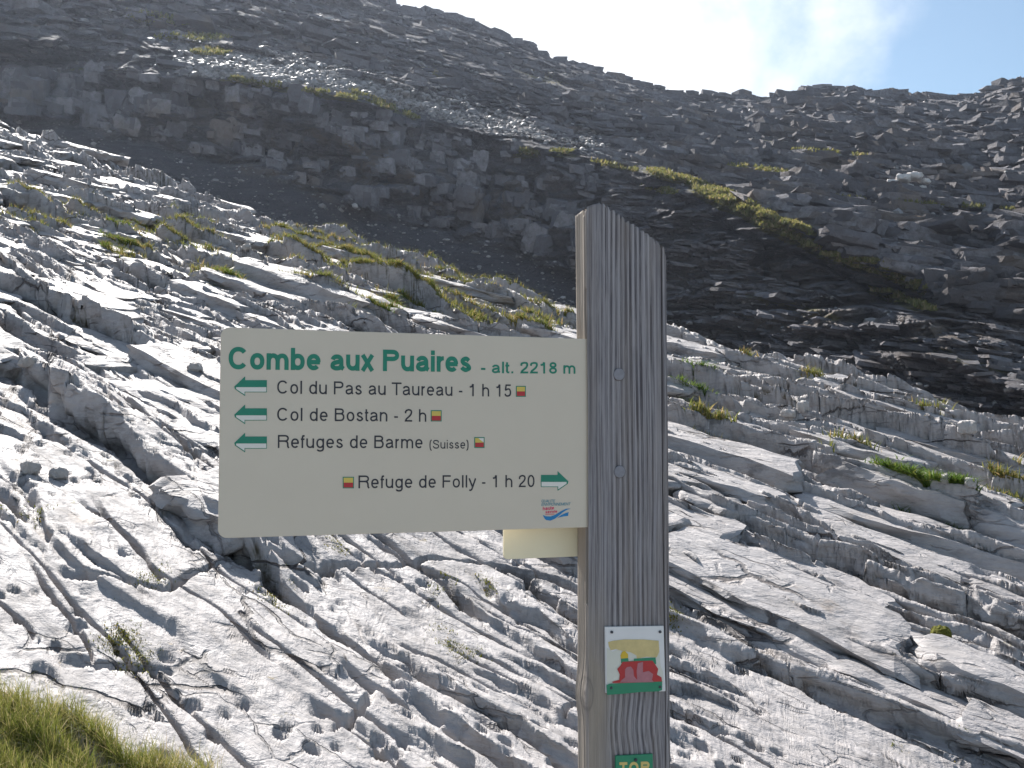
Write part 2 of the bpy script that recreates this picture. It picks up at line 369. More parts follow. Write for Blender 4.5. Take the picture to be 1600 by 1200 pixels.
def hit(px, py):
    """first ground point under each pixel of the photograph; nan where none"""
    px = np.atleast_1d(np.asarray(px, float)); py = np.atleast_1d(np.asarray(py, float))
    d = ray(px, py); ts = np.exp(np.linspace(math.log(1.7), math.log(44), 900))
    z = ground(ts[None]*d[:, :1], np.broadcast_to(ts[None], (len(px), 900)))
    lim = ymax(d[:, :1]*ts/(ts+OY))-OY
    ok = (z > ts[None]*d[:, 2:]) & (ts[None] < lim)
    i = ok.argmax(1); Yh = ts[i]; P = np.stack([Yh*d[:, 0], Yh, z[np.arange(len(px)), i]], -1)
    P[~ok.any(1)] = np.nan
    return P

# ------------------------------------------------------------------ the wider ground under and around everything
M_GROUND = M_SLAB
ang = np.linspace(0, 2*math.pi, 241)[:-1]
rad = np.concatenate([[.05], np.geomspace(1, 900, 90)])
A, Rr = np.meshgrid(ang, rad)
gx = Rr*np.sin(A); gy = Rr*np.cos(A)
u_, v_ = uv(gx, gy)
gz = .285*np.clip(u_, -30, 46)+gbase(u_, v_)+.25*fbm(gx*.2, gy*.2, 4, 111)*sst(5, 30, Rr)+.03*fbm(gx*2, gy*2, 3, 113)
fan = (np.abs(gx/(gy+OY+1e-6)) < .97) & ((gy+OY)/ymax(gx/(gy+OY+1e-6)) > .82/15)
gz = np.where(fan, gz-.9, gz-.02)
gz = np.maximum(gz, -26+6*fbm(gx*.02, gy*.02, 3, 115))
gm = mesh_from('ground', np.stack([gx, gy, gz], -1).reshape(-1, 3), gridfaces(len(rad), len(ang), True), [M_GROUND])
tag(link('ground', gm), kind='structure')

# ------------------------------------------------------------------ slabs of bedrock broken out along each step
def rock_mesh(name, nx, ny, nz, seed, power=5, amp=.12, layers=0, mat=None):
    bm = bmesh.new(); r = np.random.default_rng(seed)
    pts = {}; faces = []
    def vid(i, j, k_):
        key = (i, j, k_)
        if key not in pts: pts[key] = len(pts)
        return pts[key]
    for (a0, b0, f) in ((nx, ny, 'z'), (nx, nz, 'y'), (ny, nz, 'x')):
        for i in range(a0):
            for j in range(b0):
                for side in (0, 1):
                    if f == 'z': q = [(i, j), (i+1, j), (i+1, j+1), (i, j+1)]; q = [(a1, b1, side*nz) for a1, b1 in q]; flip = side == 0
                    elif f == 'y': q = [(i, j), (i+1, j), (i+1, j+1), (i, j+1)]; q = [(a1, side*ny, b1) for a1, b1 in q]; flip = side == 1
                    else: q = [(i, j), (i+1, j), (i+1, j+1), (i, j+1)]; q = [(side*nx, a1, b1) for a1, b1 in q]; flip = side == 0
                    ids = [vid(*x) for x in q]; faces.append(ids[::-1] if flip else ids)
    P = np.array(list(pts.keys()), float)/np.array([nx, ny, nz])*2-1
    n = (np.abs(P)**power).sum(1)**(1/power); P = P/n[:, None]*1.0
    sd = seed*3.7
    # shear and taper into an irregular plan
    P[:, 0] *= 1+.16*perlin(P[:, 1]*1.1+sd, P[:, 2]*.8, 121); P[:, 1] *= 1+.28*perlin(P[:, 0]*1.6+sd, P[:, 2]*.7+3, 122)
    P[:, 0] += .18*r.uniform(-1, 1)*P[:, 1]
    P[:, 2] += .35*perlin(P[:, 0]*1.3+sd, P[:, 1]*1.1+1, 123)*np.sign(P[:, 2]+.01)*.5+.2*perlin(P[:, 0]*2.9+sd, P[:, 1]*3, 124)
    if layers:
        g = np.cos(P[:, 2]*math.pi*layers+2*perlin(P[:, 0]*1.2+sd, P[:, 1], 125)+r.uniform(0, 6)); k_ = np.where(g > .55, .9, 1.0)
        P[:, 1] *= k_
    d = 1+amp*perlin(P[:, 0]*3.1+sd, P[:, 2]*2.5+P[:, 1]*2.2, 126)
    P *= d[:, None]
    me = bpy.data.meshes.new(name); me.from_pydata(P.tolist(), [], faces)
    me.polygons.foreach_set('use_smooth', [True]*len(faces)); me.materials.append(mat or M_SLAB); me.update(); me.set_sharp_from_angle(angle=math.radians(32)); return me
SL = [rock_mesh('rock_slab', 16, 5, 6, i, 11+3*(i % 3), .09, layers=(0, 1, 1.6, 2.2)[i % 4]) for i in range(28)]
ST = [rock_mesh('loose_stone', 5, 4, 3, 50+i, 4.0, .16) for i in range(10)]
pitch_u = math.atan(.285)
def place(me, name, u0, v0, L_, D_, T_, zc=None, yaw=0, roll=0, tilt=0, parent=slope):
    X_, Y_ = XY(u0, v0)
    if zc is None: zc = float(H(np.array([X_]), np.array([Y_]))[0])
    o = link(name, me, parent)
    ax = Vector((-.738, .675, .285+tilt)).normalized()           # along strike
    up = Vector((0, 0, 1)); sy = up.cross(ax).normalized(); uz = ax.cross(sy)
    m = Matrix((ax, sy, uz)).transposed().to_4x4()
    m = Matrix.Translation((X_, Y_, zc)) @ m @ Matrix.Rotation(yaw, 4, 'Z') @ Matrix.Rotation(roll, 4, 'X') @ Matrix.Diagonal((L_/2, D_/2, T_/2, 1))
    o.matrix_world = m
    return o
nsl = 0
for i, (vk, r, u0, u1) in enumerate(STEPS):
    if vk < 2.5: continue
    a0 = max(u0, -.5); b0 = min(u1, vk*2.2+9, 34)
    u = a0+rnd.random()*.4
    # only the stretch in front of the camera
    while u < b0:
        far = math.hypot(u, vk)
        Lb = rnd.uniform(.35, 1.9)*(.75+far/26)*(1.25 if r > .2 else .8)
        uc = u+Lb/2; v0 = vk
        for _ in range(4): v0 = vk-float(warp(np.float32(uc), np.float32(v0)))
        X_, Y_ = XY(uc, v0); u += Lb*(1.0+.03)
        if Y_ < 1 or abs(X_/Y_) > .62: continue
        if rnd.random() < (.38 if vk > 4.8 else .5): continue
        qx_, qy_ = to_px(X_, Y_, zb0 := float(H(np.array([X_]), np.array([Y_]), False)[0]))
        if min(((qx_-e_[0])/(e_[2]*1.1))**2+((qy_-e_[1]-(qx_-e_[0])*math.tan(math.radians(e_[4])))/(e_[3]*1.4))**2 for e_ in LED) < 1 and rnd.random() < .72: continue
        T_ = max(.07, r*rnd.uniform(.55, 1.0)); D_ = rnd.uniform(.35, .6)*(.8+r)
        # bury the back, show the front edge; slope of the top dips gently away
        xb, yb = XY(uc, v0+.12); zt = float(H(np.array([xb]), np.array([yb]), False)[0])
        oy = v0+D_*rnd.uniform(.26, .36)
        place(rnd.choice(SL), 'rock_slab', uc, oy, Lb*1.05, D_, T_*1.15, zt-T_*.38, yaw=rnd.gauss(0, .05), roll=rnd.uniform(-.16, .03), tilt=rnd.gauss(0, .02))
        nsl += 1
print('slabs', nsl)

# ------------------------------------------------------------------ mountain
def pl(px, pts):
    p = np.array(pts, float); return np.interp(px, p[:, 0], p[:, 1])
SKY = [(-700, -520), (-500, -420), (0, -230), (280, -130), (450, -60), (560, -14), (600, 2), (625, 13), (645, 19), (670, 18), (700, 24), (730, 36), (760, 45), (800, 63), (830, 77), (860, 92), (905, 100), (950, 115), (985, 127), (1020, 135), (1060, 147), (1100, 148), (1140, 152), (1170, 150), (1190, 155), (1203, 158),
       (1215, 150), (1240, 143), (1270, 138), (1340, 138), (1400, 143), (1430, 147), (1450, 150), (1490, 151), (1530, 149), (1545, 142), (1565, 134), (1600, 124), (1700, 100), (2300, 60)]
LIP = [(-700, 90), (0, 108), (100, 118), (145, 112), (200, 108), (270, 122), (350, 128), (450, 140), (560, 158), (640, 180), (760, 212), (900, 245), (1030, 272), (1090, 302), (1200, 342), (1280, 377), (1400, 432), (1480, 472), (1600, 500), (2300, 560)]
BAS = [(-700, 180), (0, 175), (100, 185), (160, 200), (300, 235), (420, 262), (560, 315), (700, 352), (760, 372), (900, 420), (1050, 452), (1280, 455), (1480, 515), (1600, 540), (2300, 600)]
BOT = [(-700, 200), (0, 300), (400, 440), (900, 560), (1045, 620), (1600, 790), (2300, 900)]
dS = [(-700, 165), (0, 190), (560, 220), (900, 255), (1200, 290), (1600, 275), (2300, 250)]
dL = [(-700, 118), (0, 121), (560, 127), (760, 130), (900, 129), (1030, 122), (1280, 104), (1480, 92), (1600, 88), (2300, 80)]
dB = [(-700, 112), (0, 115), (560, 119), (760, 122), (900, 121), (1050, 114), (1280, 97), (1480, 86), (1600, 83), (2300, 76)]
dD = [(-700, 100), (0, 102), (560, 105), (760, 107), (900, 104), (1050, 97), (1300, 82), (1600, 70), (2300, 62)]
NC, NR = 1000, 440
pxs = np.concatenate([np.linspace(-700, -40, 90)[:-1], np.linspace(-40, 1640, NC-160), np.linspace(1640, 2300, 72)[1:]])
NC = len(pxs)
rows = np.concatenate([np.linspace(0, 1, 200), 1+np.linspace(0, 1, 90)[1:], 2+np.linspace(0, 1, 90)[1:]])
PX, RW = np.meshgrid(pxs, rows)
jag = 5*fbm(pxs*.012, pxs*0+.3, 5, 131, .62)
ys, yl, yb, yd = pl(pxs, SKY)+jag*.6, pl(pxs, LIP)+4*fbm(pxs*.02, pxs*0+5, 4, 133), pl(pxs, BAS)+9*fbm(pxs*.015, pxs*0+7, 4, 135), pl(pxs, BOT)
d0, d1, d2, d3 = pl(pxs, dS), pl(pxs, dL), pl(pxs, dB), pl(pxs, dD)
f = np.clip(RW, 0, 1); g2 = np.clip(RW-1, 0, 1); g3 = np.clip(RW-2, 0, 1)
kk_ = np.exp(-np.linspace(-2.5, 2.5, 121)**2); kk_ /= kk_.sum(); ysm = np.convolve(np.pad(ys, 60, mode='edge'), kk_, 'valid')
PY = ysm+(yl-ysm)*f+(yb-yl)*g2+(yd-yb)*g3+(ys-ysm)*(1-sst(0, .10, RW))
# equal steps of ground, not of picture: blend of inverse depth keeps a straight slope straight
inv = 1/d0+(1/d1-1/d0)*f**.92; inv = inv+(1/d2-1/d1)*g2+(1/d3-1/d2)*g3
Yd = 1/inv
def wpos(PX, PY, Yd):
    d = ray(PX, PY); return d*Yd[..., None]
P0 = wpos(PX, PY, Yd)
x0, z0, y0 = P0[..., 0], P0[..., 2], P0[..., 1]
# beds of rock: saw-tooth in a gently dipping height coordinate
q = z0+.13*x0+2.2*fbm(x0*.02, z0*.03+y0*.01, 3, 141)
def saw(q, per, seed, on=0):
    s_ = q/per; fr = s_-np.floor(s_); idx = np.floor(s_)
    am = .35+.9*(perlin(x0*.035+idx*7.3, idx*3.1+.5, seed)+.5)
    return np.clip(am, .05, 1.6)*((1-sst(.25, 1, fr))*sst(0, .1, fr)-.5)
right = sst(880, 1250, PX); up = sst(0, .1, 1-f)*(RW < 1)
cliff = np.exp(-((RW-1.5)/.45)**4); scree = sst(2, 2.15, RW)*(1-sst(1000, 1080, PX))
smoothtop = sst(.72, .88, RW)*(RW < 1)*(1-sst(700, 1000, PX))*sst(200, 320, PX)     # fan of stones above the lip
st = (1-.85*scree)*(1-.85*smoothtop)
q = q+1.5*fbm(x0*.09, z0*.09, 3, 148)
pm = np.clip(.5+1.1*fbm(x0*.03+5, z0*.05, 3, 149), 0, 1.2)*(.3+.7*right); low_r = sst(1.0, 1.2, RW)*sst(950, 1080, PX); pm = np.maximum(pm, low_r*.8)
disp = st*pm*(1.9*saw(q, 4.9, 142)+1.5*saw(q+1.3*perlin(x0*.06, z0*.06, 143), 1.9, 144)+.75*saw(q+.5*perlin(x0*.2, z0*.2, 147), .75, 145))
disp += 7.5*fbm(x0*.028, z0*.05+y0*.01, 4, 151)*(1-.6*scree)
cr = 1-np.abs(fbm(x0*.07+z0*.04, z0*.05, 4, 155, .6)); disp += (4.2*(cr-.75)*st)
disp += 2.2*fbm(x0*.22+z0*.1, z0*.4, 5, 159, .68)*(1-.75*scree)*(1-.6*smoothtop)
# gullies in the cliff faces
for (fx_, fz_, am_, sd_) in ((.055, .11, 7.0, 171), (.13, .3, 3.6, 173), (.34, .8, 1.7, 175)):
    wx_ = x0*fx_+.5*perlin(x0*fx_*1.3, z0*fz_, sd_+20); wz_ = (z0+.13*x0)*fz_+.5*perlin(x0*fx_, z0*fz_*1.5, sd_+21)
    c1, c2, ci = cells(wx_.astype(np.float32), wz_.astype(np.float32), sd_); disp += ((ci-.5)*am_+(1-sst(0, .12, c2-c1))*am_*.45)*(1-.9*scree)*(1-.35*(RW > 1)*(RW < 2))*(1-.8*smoothtop)
gl = perlin(x0*.16, z0*.03, 165); disp += cliff*2.2*np.minimum(0, .12-np.abs(gl))*-1*3
f1, f2, idv = cells((x0*.16+z0*.05).astype(np.float32), (z0*.2).astype(np.float32), 167)
blocky = (1-sst(0, .16, f2-f1)); disp += blocky*1.2*st*(.4+.6*right)+ (idv-.5)*1.6*st*(.3+.7*right)
fade = sst(0, .012, RW)
Yd2 = Yd+disp*(.25+.75*fade)
PYj = PY+ (1-sst(0, .03, RW))*0
P = wpos(PX, PYj, Yd2)
# back side falling away behind the skyline
back = P[:1].copy(); backs = []
for dy, dz in ((260, -120), (120, -45), (50, -14), (18, -3.5), (6, -.8)):
    b = back.copy(); b[..., 1] += dy; b[..., 0] *= (b[..., 1])/(b[..., 1]-dy); b[..., 2] += dz; backs.append(b)
foot = P[-1:].copy(); foots = []
for dy, dz in ((-6, -5), (-14, -11), (-26, -17)):
    b = foot.copy(); b[..., 1] += dy; b[..., 0] *= b[..., 1]/(b[..., 1]-dy); b[..., 2] = np.minimum(b[..., 2]+dz, b[..., 2]); foots.append(b)
nb = len(backs)
PM = np.concatenate(backs+[P]+foots)
k = NT('mountain_rock')
p = k.pos(); ps = k.pos(rot=(0, .13, 0), scale=(.25, .25, 1.6))
n1 = k.noise(p, .045, 6, .6); n2 = k.noise(ps, .55, 7, .68); n3 = k.noise(p, 1.1, 7, .7)
c = k.mix(k.mr(n1, .35, .65), (.145, .14, .155, 1), (.235, .22, .235, 1))
c = k.mix(k.mr(n2, .40, .62), c, (.095, .085, .09, 1))
c = k.mix(k.mr(n3, .5, .68, 0, .75), c, (.34, .32, .315, 1))
c = k.mix(k.math('MULTIPLY', k.attr('ochre'), k.mr(k.noise(p, .25, 6, .6), .42, .62), clamp=True), c, (.23, .18, .14, 1))
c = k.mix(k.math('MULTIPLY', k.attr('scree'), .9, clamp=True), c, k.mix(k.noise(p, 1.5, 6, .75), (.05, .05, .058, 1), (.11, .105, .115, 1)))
gn = k.noise(p, .9, 6, .7)
grs = k.mix(k.mr(k.noise(p, .5, 5, .7), .35, .65), (.085, .095, .03, 1), (.21, .17, .07, 1))
c = k.mix(k.mr(k.math('ADD', k.attr('grass'), k.math('MULTIPLY', k.math('SUBTRACT', gn, .5), 1.5)), .42, .62, 0, 1, True), c, grs)
hb = k.math('ADD', k.noise(ps, 2.2, 8, .72), k.math('MULTIPLY', k.noise(p, 1.6, 8, .75), .8))
M_MOUNT = k.fin(c, k.mr(n2, .3, .7, .75, .95), k.bump(k.noise(k.pos(rot=(0, .13, 0), scale=(.8, .8, 1.6)), .42, 7, .68), 3.2, 1.0, k.bump(hb, .8, 1.0)), .4)
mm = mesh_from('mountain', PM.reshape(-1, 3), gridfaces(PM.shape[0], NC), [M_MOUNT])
def pad(a_): return np.concatenate([np.repeat(a_[:1]*0, nb, 0), a_, np.repeat(a_[-1:], len(foots), 0)])
def blob(cx, cy, rx, ry, an=0, soft=.5):
    dx, dy = PX-cx, PY-cy; c_, s_ = math.cos(math.radians(an)), math.sin(math.radians(an))
    a_ = (dx*c_+dy*s_)/rx; b_ = (-dx*s_+dy*c_)/ry; return 1-sst(1-soft, 1+soft, np.sqrt(a_*a_+b_*b_))
grass = np.zeros_like(PX)
for q_ in [(455, 142, 115, 5, 9), (150, 108, 60, 4, 0), (610, 170, 60, 5, 22), (330, 85, 30, 6, 0), (820, 243, 28, 7, 0), (880, 243, 30, 5, 0), (1045, 277, 45, 7, 15), (1130, 315, 62, 14, 24),
           (1205, 352, 70, 15, 27), (1265, 385, 60, 12, 30), (1335, 415, 60, 9, 15), (1430, 452, 55, 7, 22), (1400, 470, 60, 8, 20), (1240, 480, 90, 12, 15), (1450, 320, 160, 3, 4), (1250, 225, 120, 4, 5), (960, 165, 60, 7, 8),
           (850, 120, 50, 10, 15), (1150, 265, 90, 6, 10), (240, 30, 60, 12, 10), (300, 60, 60, 8, 0), (1500, 560, 120, 8, 18), (700, 120, 60, 8, 18)]:
    grass = np.maximum(grass, blob(*q_)*(.62 if q_[3] < 13 and q_[1] not in (142, 277) else 1))
ochre = np.maximum.reduce([blob(560, 250, 160, 40, 18)*.9, blob(450, 285, 130, 12, 20), blob(760, 300, 150, 60, 10)*.6, blob(1480, 420, 180, 60, 10), blob(1480, 530, 100, 40, 10), blob(1200, 480, 200, 60, 10)*.7, blob(300, 180, 140, 40)*.6, blob(1270, 155, 60, 14)*.9])
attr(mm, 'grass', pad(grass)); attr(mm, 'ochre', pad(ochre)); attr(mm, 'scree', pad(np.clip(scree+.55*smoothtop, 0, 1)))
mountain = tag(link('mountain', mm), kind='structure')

# scattered stones on the mountain: one heap nobody could count
def stone_heap(name, label, pts, sizes, mat, seed):
    r = np.random.default_rng(seed); ico = bmesh.new(); bmesh.ops.create_icosphere(ico, subdivisions=1, radius=1)
    bv = np.array([v.co[:] for v in ico.verts]); bf = np.array([[v.index for v in fc.verts] for fc in ico.faces]); ico.free()
    n = len(pts); Vv = np.repeat(bv[None], n, 0)*(1+.5*(r.random((n, len(bv), 1))-.5))
    an = r.random(n)*6.28; c_, s_ = np.cos(an)[:, None], np.sin(an)[:, None]
    Vv *= r.uniform(.5, 1.2, (n, 1, 3))*np.array([1.15, 1.15, .7])
    x, y = Vv[..., 0]*c_-Vv[..., 1]*s_, Vv[..., 0]*s_+Vv[..., 1]*c_
    Vv = np.stack([x, y, Vv[..., 2]], -1)*sizes[:, None, None]+pts[:, None]
    F = (bf[None]+(np.arange(n)*len(bv))[:, None, None]).reshape(-1, 3)
    me = mesh_from(name, Vv.reshape(-1, 3), F, [mat], False)
    return tag(link(name, me), label, 'scree' if 'scree' in name else 'stones', kind='stuff')
def mount_at(px, py):
    """points of the mountain sheet near picture positions"""
    ci = np.clip(np.searchsorted(pxs, px), 0, NC-1); col = PY[:, ci]
    ri = np.abs(col-py[None]).argmin(0); return P[ri, ci], RW[ri, ci]
k = NT('scree_stone'); gm_ = k.N.new('ShaderNodeNewGeometry')
c = k.mix(gm_.outputs['Random Per Island'], (.13, .125, .125, 1), (.33, .315, .305, 1))
M_SCREE = k.fin(c, .55, None, .35)
# where turf lies on the mountain
MT = [(455, 141, 115, 4, 9, 1), (600, 166, 60, 4, 22, .7), (330, 84, 30, 5, 0, .8), (820, 241, 26, 5, 0, .8), (880, 241, 30, 4, 0, .8), (1050, 278, 40, 6, 15, 1), (1130, 311, 62, 12, 24, 1.6),
      (1205, 347, 75, 15, 27, 1.8), (1275, 382, 65, 13, 28, 2.4), (1345, 413, 60, 10, 18, 3.5), (1430, 448, 65, 9, 22, 3.5), (1400, 468, 60, 6, 20, 1), (1030, 300, 30, 4, 10, .8), (960, 262, 40, 3, 12, .6), (1180, 265, 60, 3, 8, .5), (1300, 240, 70, 3, 5, .4), (1450, 320, 150, 2, 4, .4), (240, 30, 60, 8, 10, .3), (300, 60, 60, 5, 0, .3)]
def in_turf(x, y, grow=1.15):
    r_ = np.full(len(x), 9.)
    for e_ in MT:
        c_, s_ = math.cos(math.radians(e_[4])), math.sin(math.radians(e_[4])); dx, dy = x-e_[0], y-e_[1]-2
        if e_[5] > .35: r_ = np.minimum(r_, ((dx*c_+dy*s_)/(e_[2]*grow))**2+((-dx*s_+dy*c_)/(e_[3]*grow+3))**2)
    return r_ < 1
# broken beds: angular blocks lying along the strata, too many to count
def block_field(name, label, cat, pts, ln, th, mat, seed, dip=-.13):
    r = np.random.default_rng(seed); n_ = len(pts)
    bx_ = np.array([[-1, -1, -1], [1, -1, -1], [1, 1, -1], [-1, 1, -1], [-1, -1, 1], [1, -1, 1], [1, 1, 1], [-1, 1, 1], [0, -1.12, 1.05], [0, -1.1, -1], [0, 1, 1.1]], float)
    tri = np.array([[0, 9, 4], [9, 8, 4], [9, 1, 8], [1, 5, 8], [1, 2, 5], [2, 6, 5], [3, 0, 7], [0, 4, 7], [4, 8, 7], [8, 10, 7], [8, 5, 10], [5, 6, 10], [0, 3, 9], [3, 2, 9], [2, 1, 9]])
    Q = np.repeat(bx_[None], n_, 0)*(1+.35*(r.random((n_, 11, 3))-.5))+.25*(r.random((n_, 11, 3))-.5)
    Q[:, [8, 9, 10], 0] += r.uniform(-.6, .6, (n_, 1))
    Q *= np.stack([ln/2, ln/2*r.uniform(.4, .9, n_), th/2], -1)[:, None]
    Q[..., 2] += Q[..., 0]*(dip+r.normal(0, .06, (n_, 1)))+Q[..., 1]*r.normal(.1, .15, (n_, 1)); an = r.normal(0, .35, n_)[:, None]
    x_, y_ = Q[..., 0]*np.cos(an)-Q[..., 1]*np.sin(an), Q[..., 0]*np.sin(an)+Q[..., 1]*np.cos(an)
    Q = np.stack([x_, y_, Q[..., 2]], -1)+pts[:, None]
    F = (tri[None]+(np.arange(n_)*11)[:, None, None]).reshape(-1, 3)
    return tag(link(name, mesh_from(name, Q.reshape(-1, 3), F, [mat], False)), label, cat, kind='stuff')
k = NT('mountain_block'); gm_ = k.N.new('ShaderNodeNewGeometry'); p = k.pos()
c = k.mix(gm_.outputs['Random Per Island'], (.085, .085, .098, 1), (.26, .25, .265, 1))
c = k.mix(k.mr(k.noise(p, 1.2, 6, .7), .4, .65, 0, .7), c, (.10, .09, .09, 1))
c = k.mix(k.mr(k.noise(p, .05, 5, .6), .48, .62, 0, .6), c, (.07, .06, .058, 1))
c = k.mix(k.mr(k.noise(p, .09, 5, .6), .56, .66, 0, .5), c, (.20, .15, .11, 1))
M_BLOCK = k.fin(c, .85, k.bump(k.noise(p, 1.6, 7, .7), .5, 1), .25)
nb1 = 7500
bxp = rng.uniform(-60, 1660, nb1*2); fy = rng.random(nb1*2)**.9; byp = pl(bxp, SKY)+fy*(pl(bxp, LIP)-pl(bxp, SKY))
keep = rng.random(nb1*2) < np.clip(.22+.7*sst(650, 1200, bxp)+.25*perlin(bxp*.01, byp*.02, 401)-.5*sst(.7, .95, fy)*(1-sst(700, 1000, bxp)), .05, 1)
keep &= ~in_turf(bxp, byp)
keep &= (rng.random(nb1*2) > .93*sst(.66, .8, fy)*(1-sst(800, 1100, bxp))*sst(200, 300, bxp))
bxp, byp = bxp[keep][:nb1], byp[keep][:nb1]
q1, _ = mount_at(bxp, byp); l1 = np.minimum(rng.gamma(1.8, .8, len(q1))+.5, 5)*(1+.25*sst(900, 1300, bxp)); t1 = l1*rng.uniform(.10, .28, len(q1))
cx_ = rng.uniform(-60, 1660, 6500); cf = rng.random(6500); cy_ = pl(cx_, LIP)+3+cf*(pl(cx_, BAS)-pl(cx_, LIP)-3)
kk2 = ~in_turf(cx_, cy_); cx_, cf, cy_ = cx_[kk2], cf[kk2], cy_[kk2]; rgt = cx_ > 940; cy_ = np.where(rgt, pl(cx_, LIP)+5+cf*(pl(cx_, BOT)-pl(cx_, LIP)-5), cy_)
kk2 = (~in_turf(cx_, cy_)) & (rgt | (perlin(cx_*.02, cy_*.04, 405) > .08)); cx_, cf, cy_, rgt = cx_[kk2], cf[kk2], cy_[kk2], rgt[kk2]
q2, _ = mount_at(cx_, cy_); l2 = np.minimum(rng.gamma(1.7, .5, len(q2))+.3, 3.2)*np.where(rgt, 1.0, .9); t2 = l2*np.where(rgt, rng.uniform(.08, .18, len(q2)), rng.uniform(.15, 1.1, len(q2)))
kx = rng.uniform(-60, 1660, 700); q3, _ = mount_at(kx, pl(kx, SKY)+rng.uniform(-1, 5, 700)); l3 = np.minimum(rng.gamma(1.6, .9, 700)+.4, 4.5); t3 = l3*rng.uniform(.25, .5, 700)
P_all, l_all, t_all = np.concatenate([q1, q2, q3]), np.concatenate([l1, l2, l3]), np.concatenate([t1, t2, t3])
order = np.argsort(-(l_all*np.sqrt(t_all/l_all)/P_all[:, 1])); big_, rest = order[:260], order[260:]
BLK = [rock_mesh('rock_block', 5, 3, 3, 700+i, 14, .22, mat=M_BLOCK) for i in range(14)]
for i_ in big_:
    b_ = link('rock_block', BLK[int(i_) % 14], mountain); b_.location = P_all[i_].tolist(); b_.scale = (l_all[i_]*.5, l_all[i_]*rnd.uniform(.25, .42), t_all[i_]*.55)
    b_.rotation_euler = (rnd.gauss(.08, .1), .13+rnd.gauss(0, .06), rnd.gauss(0, .35))
P_all, l_all, t_all = P_all[rest], l_all[rest], t_all[rest]
block_field('broken_beds', 'angular grey rock beds and blocks breaking out all over the mountainside', 'rock beds', P_all, l_all, t_all, M_BLOCK, 9)
n = 8500
qx = rng.normal(430, 150, n); qx = np.where(rng.random(n) < .45, rng.uniform(280, 1000, n), qx)
lipy = pl(qx, LIP); qy = lipy-4-np.abs(rng.normal(0, 24, n))-rng.random(n)*12
ok = (qx > 270) & (qx < 1150); qx, qy = qx[ok], qy[ok]
pp, rw = mount_at(qx, qy); sz = rng.gamma(2.0, .075, len(pp))+.07
n2_ = 3500
rx = rng.uniform(-40, 1640, n2_); ry = pl(rx, SKY)+rng.random(n2_)*(pl(rx, LIP)-pl(rx, SKY))
pp2, _ = mount_at(rx, ry); sz2 = rng.gamma(1.8, .1, n2_)+.08
n3_ = 2600
tx = rng.uniform(0, 1600, n3_); ty = pl(tx, BAS)+rng.random(n3_)**1.3*(pl(tx, BOT)-pl(tx, BAS)); pp3, _ = mount_at(tx, ty); sz3 = rng.gamma(1.5, .06, n3_)+.05
stone_heap('scree_stones', 'grey scree of small broken stones strewn over the dark mountainside', np.concatenate([pp, pp2, pp3]), np.concatenate([sz, sz2, sz3]), M_SCREE, 5)

# ------------------------------------------------------------------ signpost
TH = math.radians(18.5); E1 = np.array([math.cos(TH), math.sin(TH)]); E2 = np.array([-math.sin(TH), math.cos(TH)])
PC = (ray(918, 676)*1.39)[:2]
post = bpy.data.objects.new('signpost', None); COL.objects.link(post)
GZ = float(gz[12, 0]) if False else -1.60
post.location = (PC[0], PC[1], GZ); post.rotation_euler = (0, 0, TH)
tag(post, 'weathered grey wooden signpost with slanted top carrying a cream direction board', 'signpost')
bpy.context.view_layer.update()
def plane(px, py, depth=0):
    """picture position -> (s, z) on the plane lying `depth` behind the post's front face; z is relative to the post foot"""
    d = ray(px, py); base = PC+E2*depth; kk = (E2@base)/(E2@d[:2]); p_ = d*kk
    return float((p_[:2]-base)@E1), float(p_[2])-GZ
# wood
W_, T_ = .1215, .040
k = NT('weathered_wood')
gr = k.attr('grain'); p = k.pos(obj=True, scale=(1, 1, .035)); p2 = k.pos(obj=True, scale=(1, 1, .12))
c = k.mix(k.mr(gr, .15, .85), (.10, .094, .102, 1), (.33, .315, .325, 1))
c = k.mix(k.mr(k.noise(p, 300, 6, .7), .45, .62, 0, .6), c, (.36, .345, .345, 1))
c = k.mix(k.mr(k.noise(k.pos(obj=True, scale=(1, 1, .012)), 520, 3, .6), .56, .68, 0, .65), c, (.075, .068, .07, 1))
c = k.mix(k.mr(k.noise(k.pos(obj=True, scale=(1, 1, .3)), 14, 5, .6), .5, .72, 0, .35), c, (.16, .13, .11, 1))
c = k.mix(k.mr(k.noise(p2, 22, 4, .6), .45, .75, 0, .55), c, (.25, .21, .175, 1))
c = k.mix(k.attr('warm'), c, k.mix(k.noise(p, 300, 5, .6), (.24, .20, .16, 1), (.38, .33, .27, 1)))
c = k.mix(k.attr('knot_gap_shade'), c, (.085, .075, .075, 1))
M_WOOD = k.fin(c, .85, k.bump(k.noise(p, 420, 5, .7), .0012, .8), .2)
HZ = plane(970, 340)[1]+.2
NZ = 300
sf = np.linspace(0, W_, 250); tl = np.linspace(0, T_, 56)
ring = [('f', s_) for s_ in sf]+[('r', t_) for t_ in tl[1:]]+[('b', s_) for s_ in sf[::-8][1:]]+[('l', t_) for t_ in tl[::-1][1:-1]]
rs = np.array([{'f': s_, 'r': W_, 'b': s_, 'l': 0}[a_] for a_, s_ in ring]); rt = np.array([{'f': 0, 'r': s_, 'b': T_, 'l': s_}[a_] for a_, s_ in ring])
kind = np.array([a_ for a_, _ in ring])
topf = [plane(x, y) for x, y in ((918, 323), (928, 319), (937, 317), (942, 320), (960, 331), (985, 349), (1010, 366), (1030, 381), (1040, 391), (1043, 402))]
ts_, tz_ = [q_[0] for q_ in topf], [q_[1] for q_ in topf]
z_seg = np.concatenate([np.linspace(0, .56, 5)[:-1], np.linspace(.56, 1.0, NZ)])   # fraction of height
zt = np.interp(rs, ts_, tz_)-rt*.1
gcol = perlin(rs*150, rs*0+.5, 201)
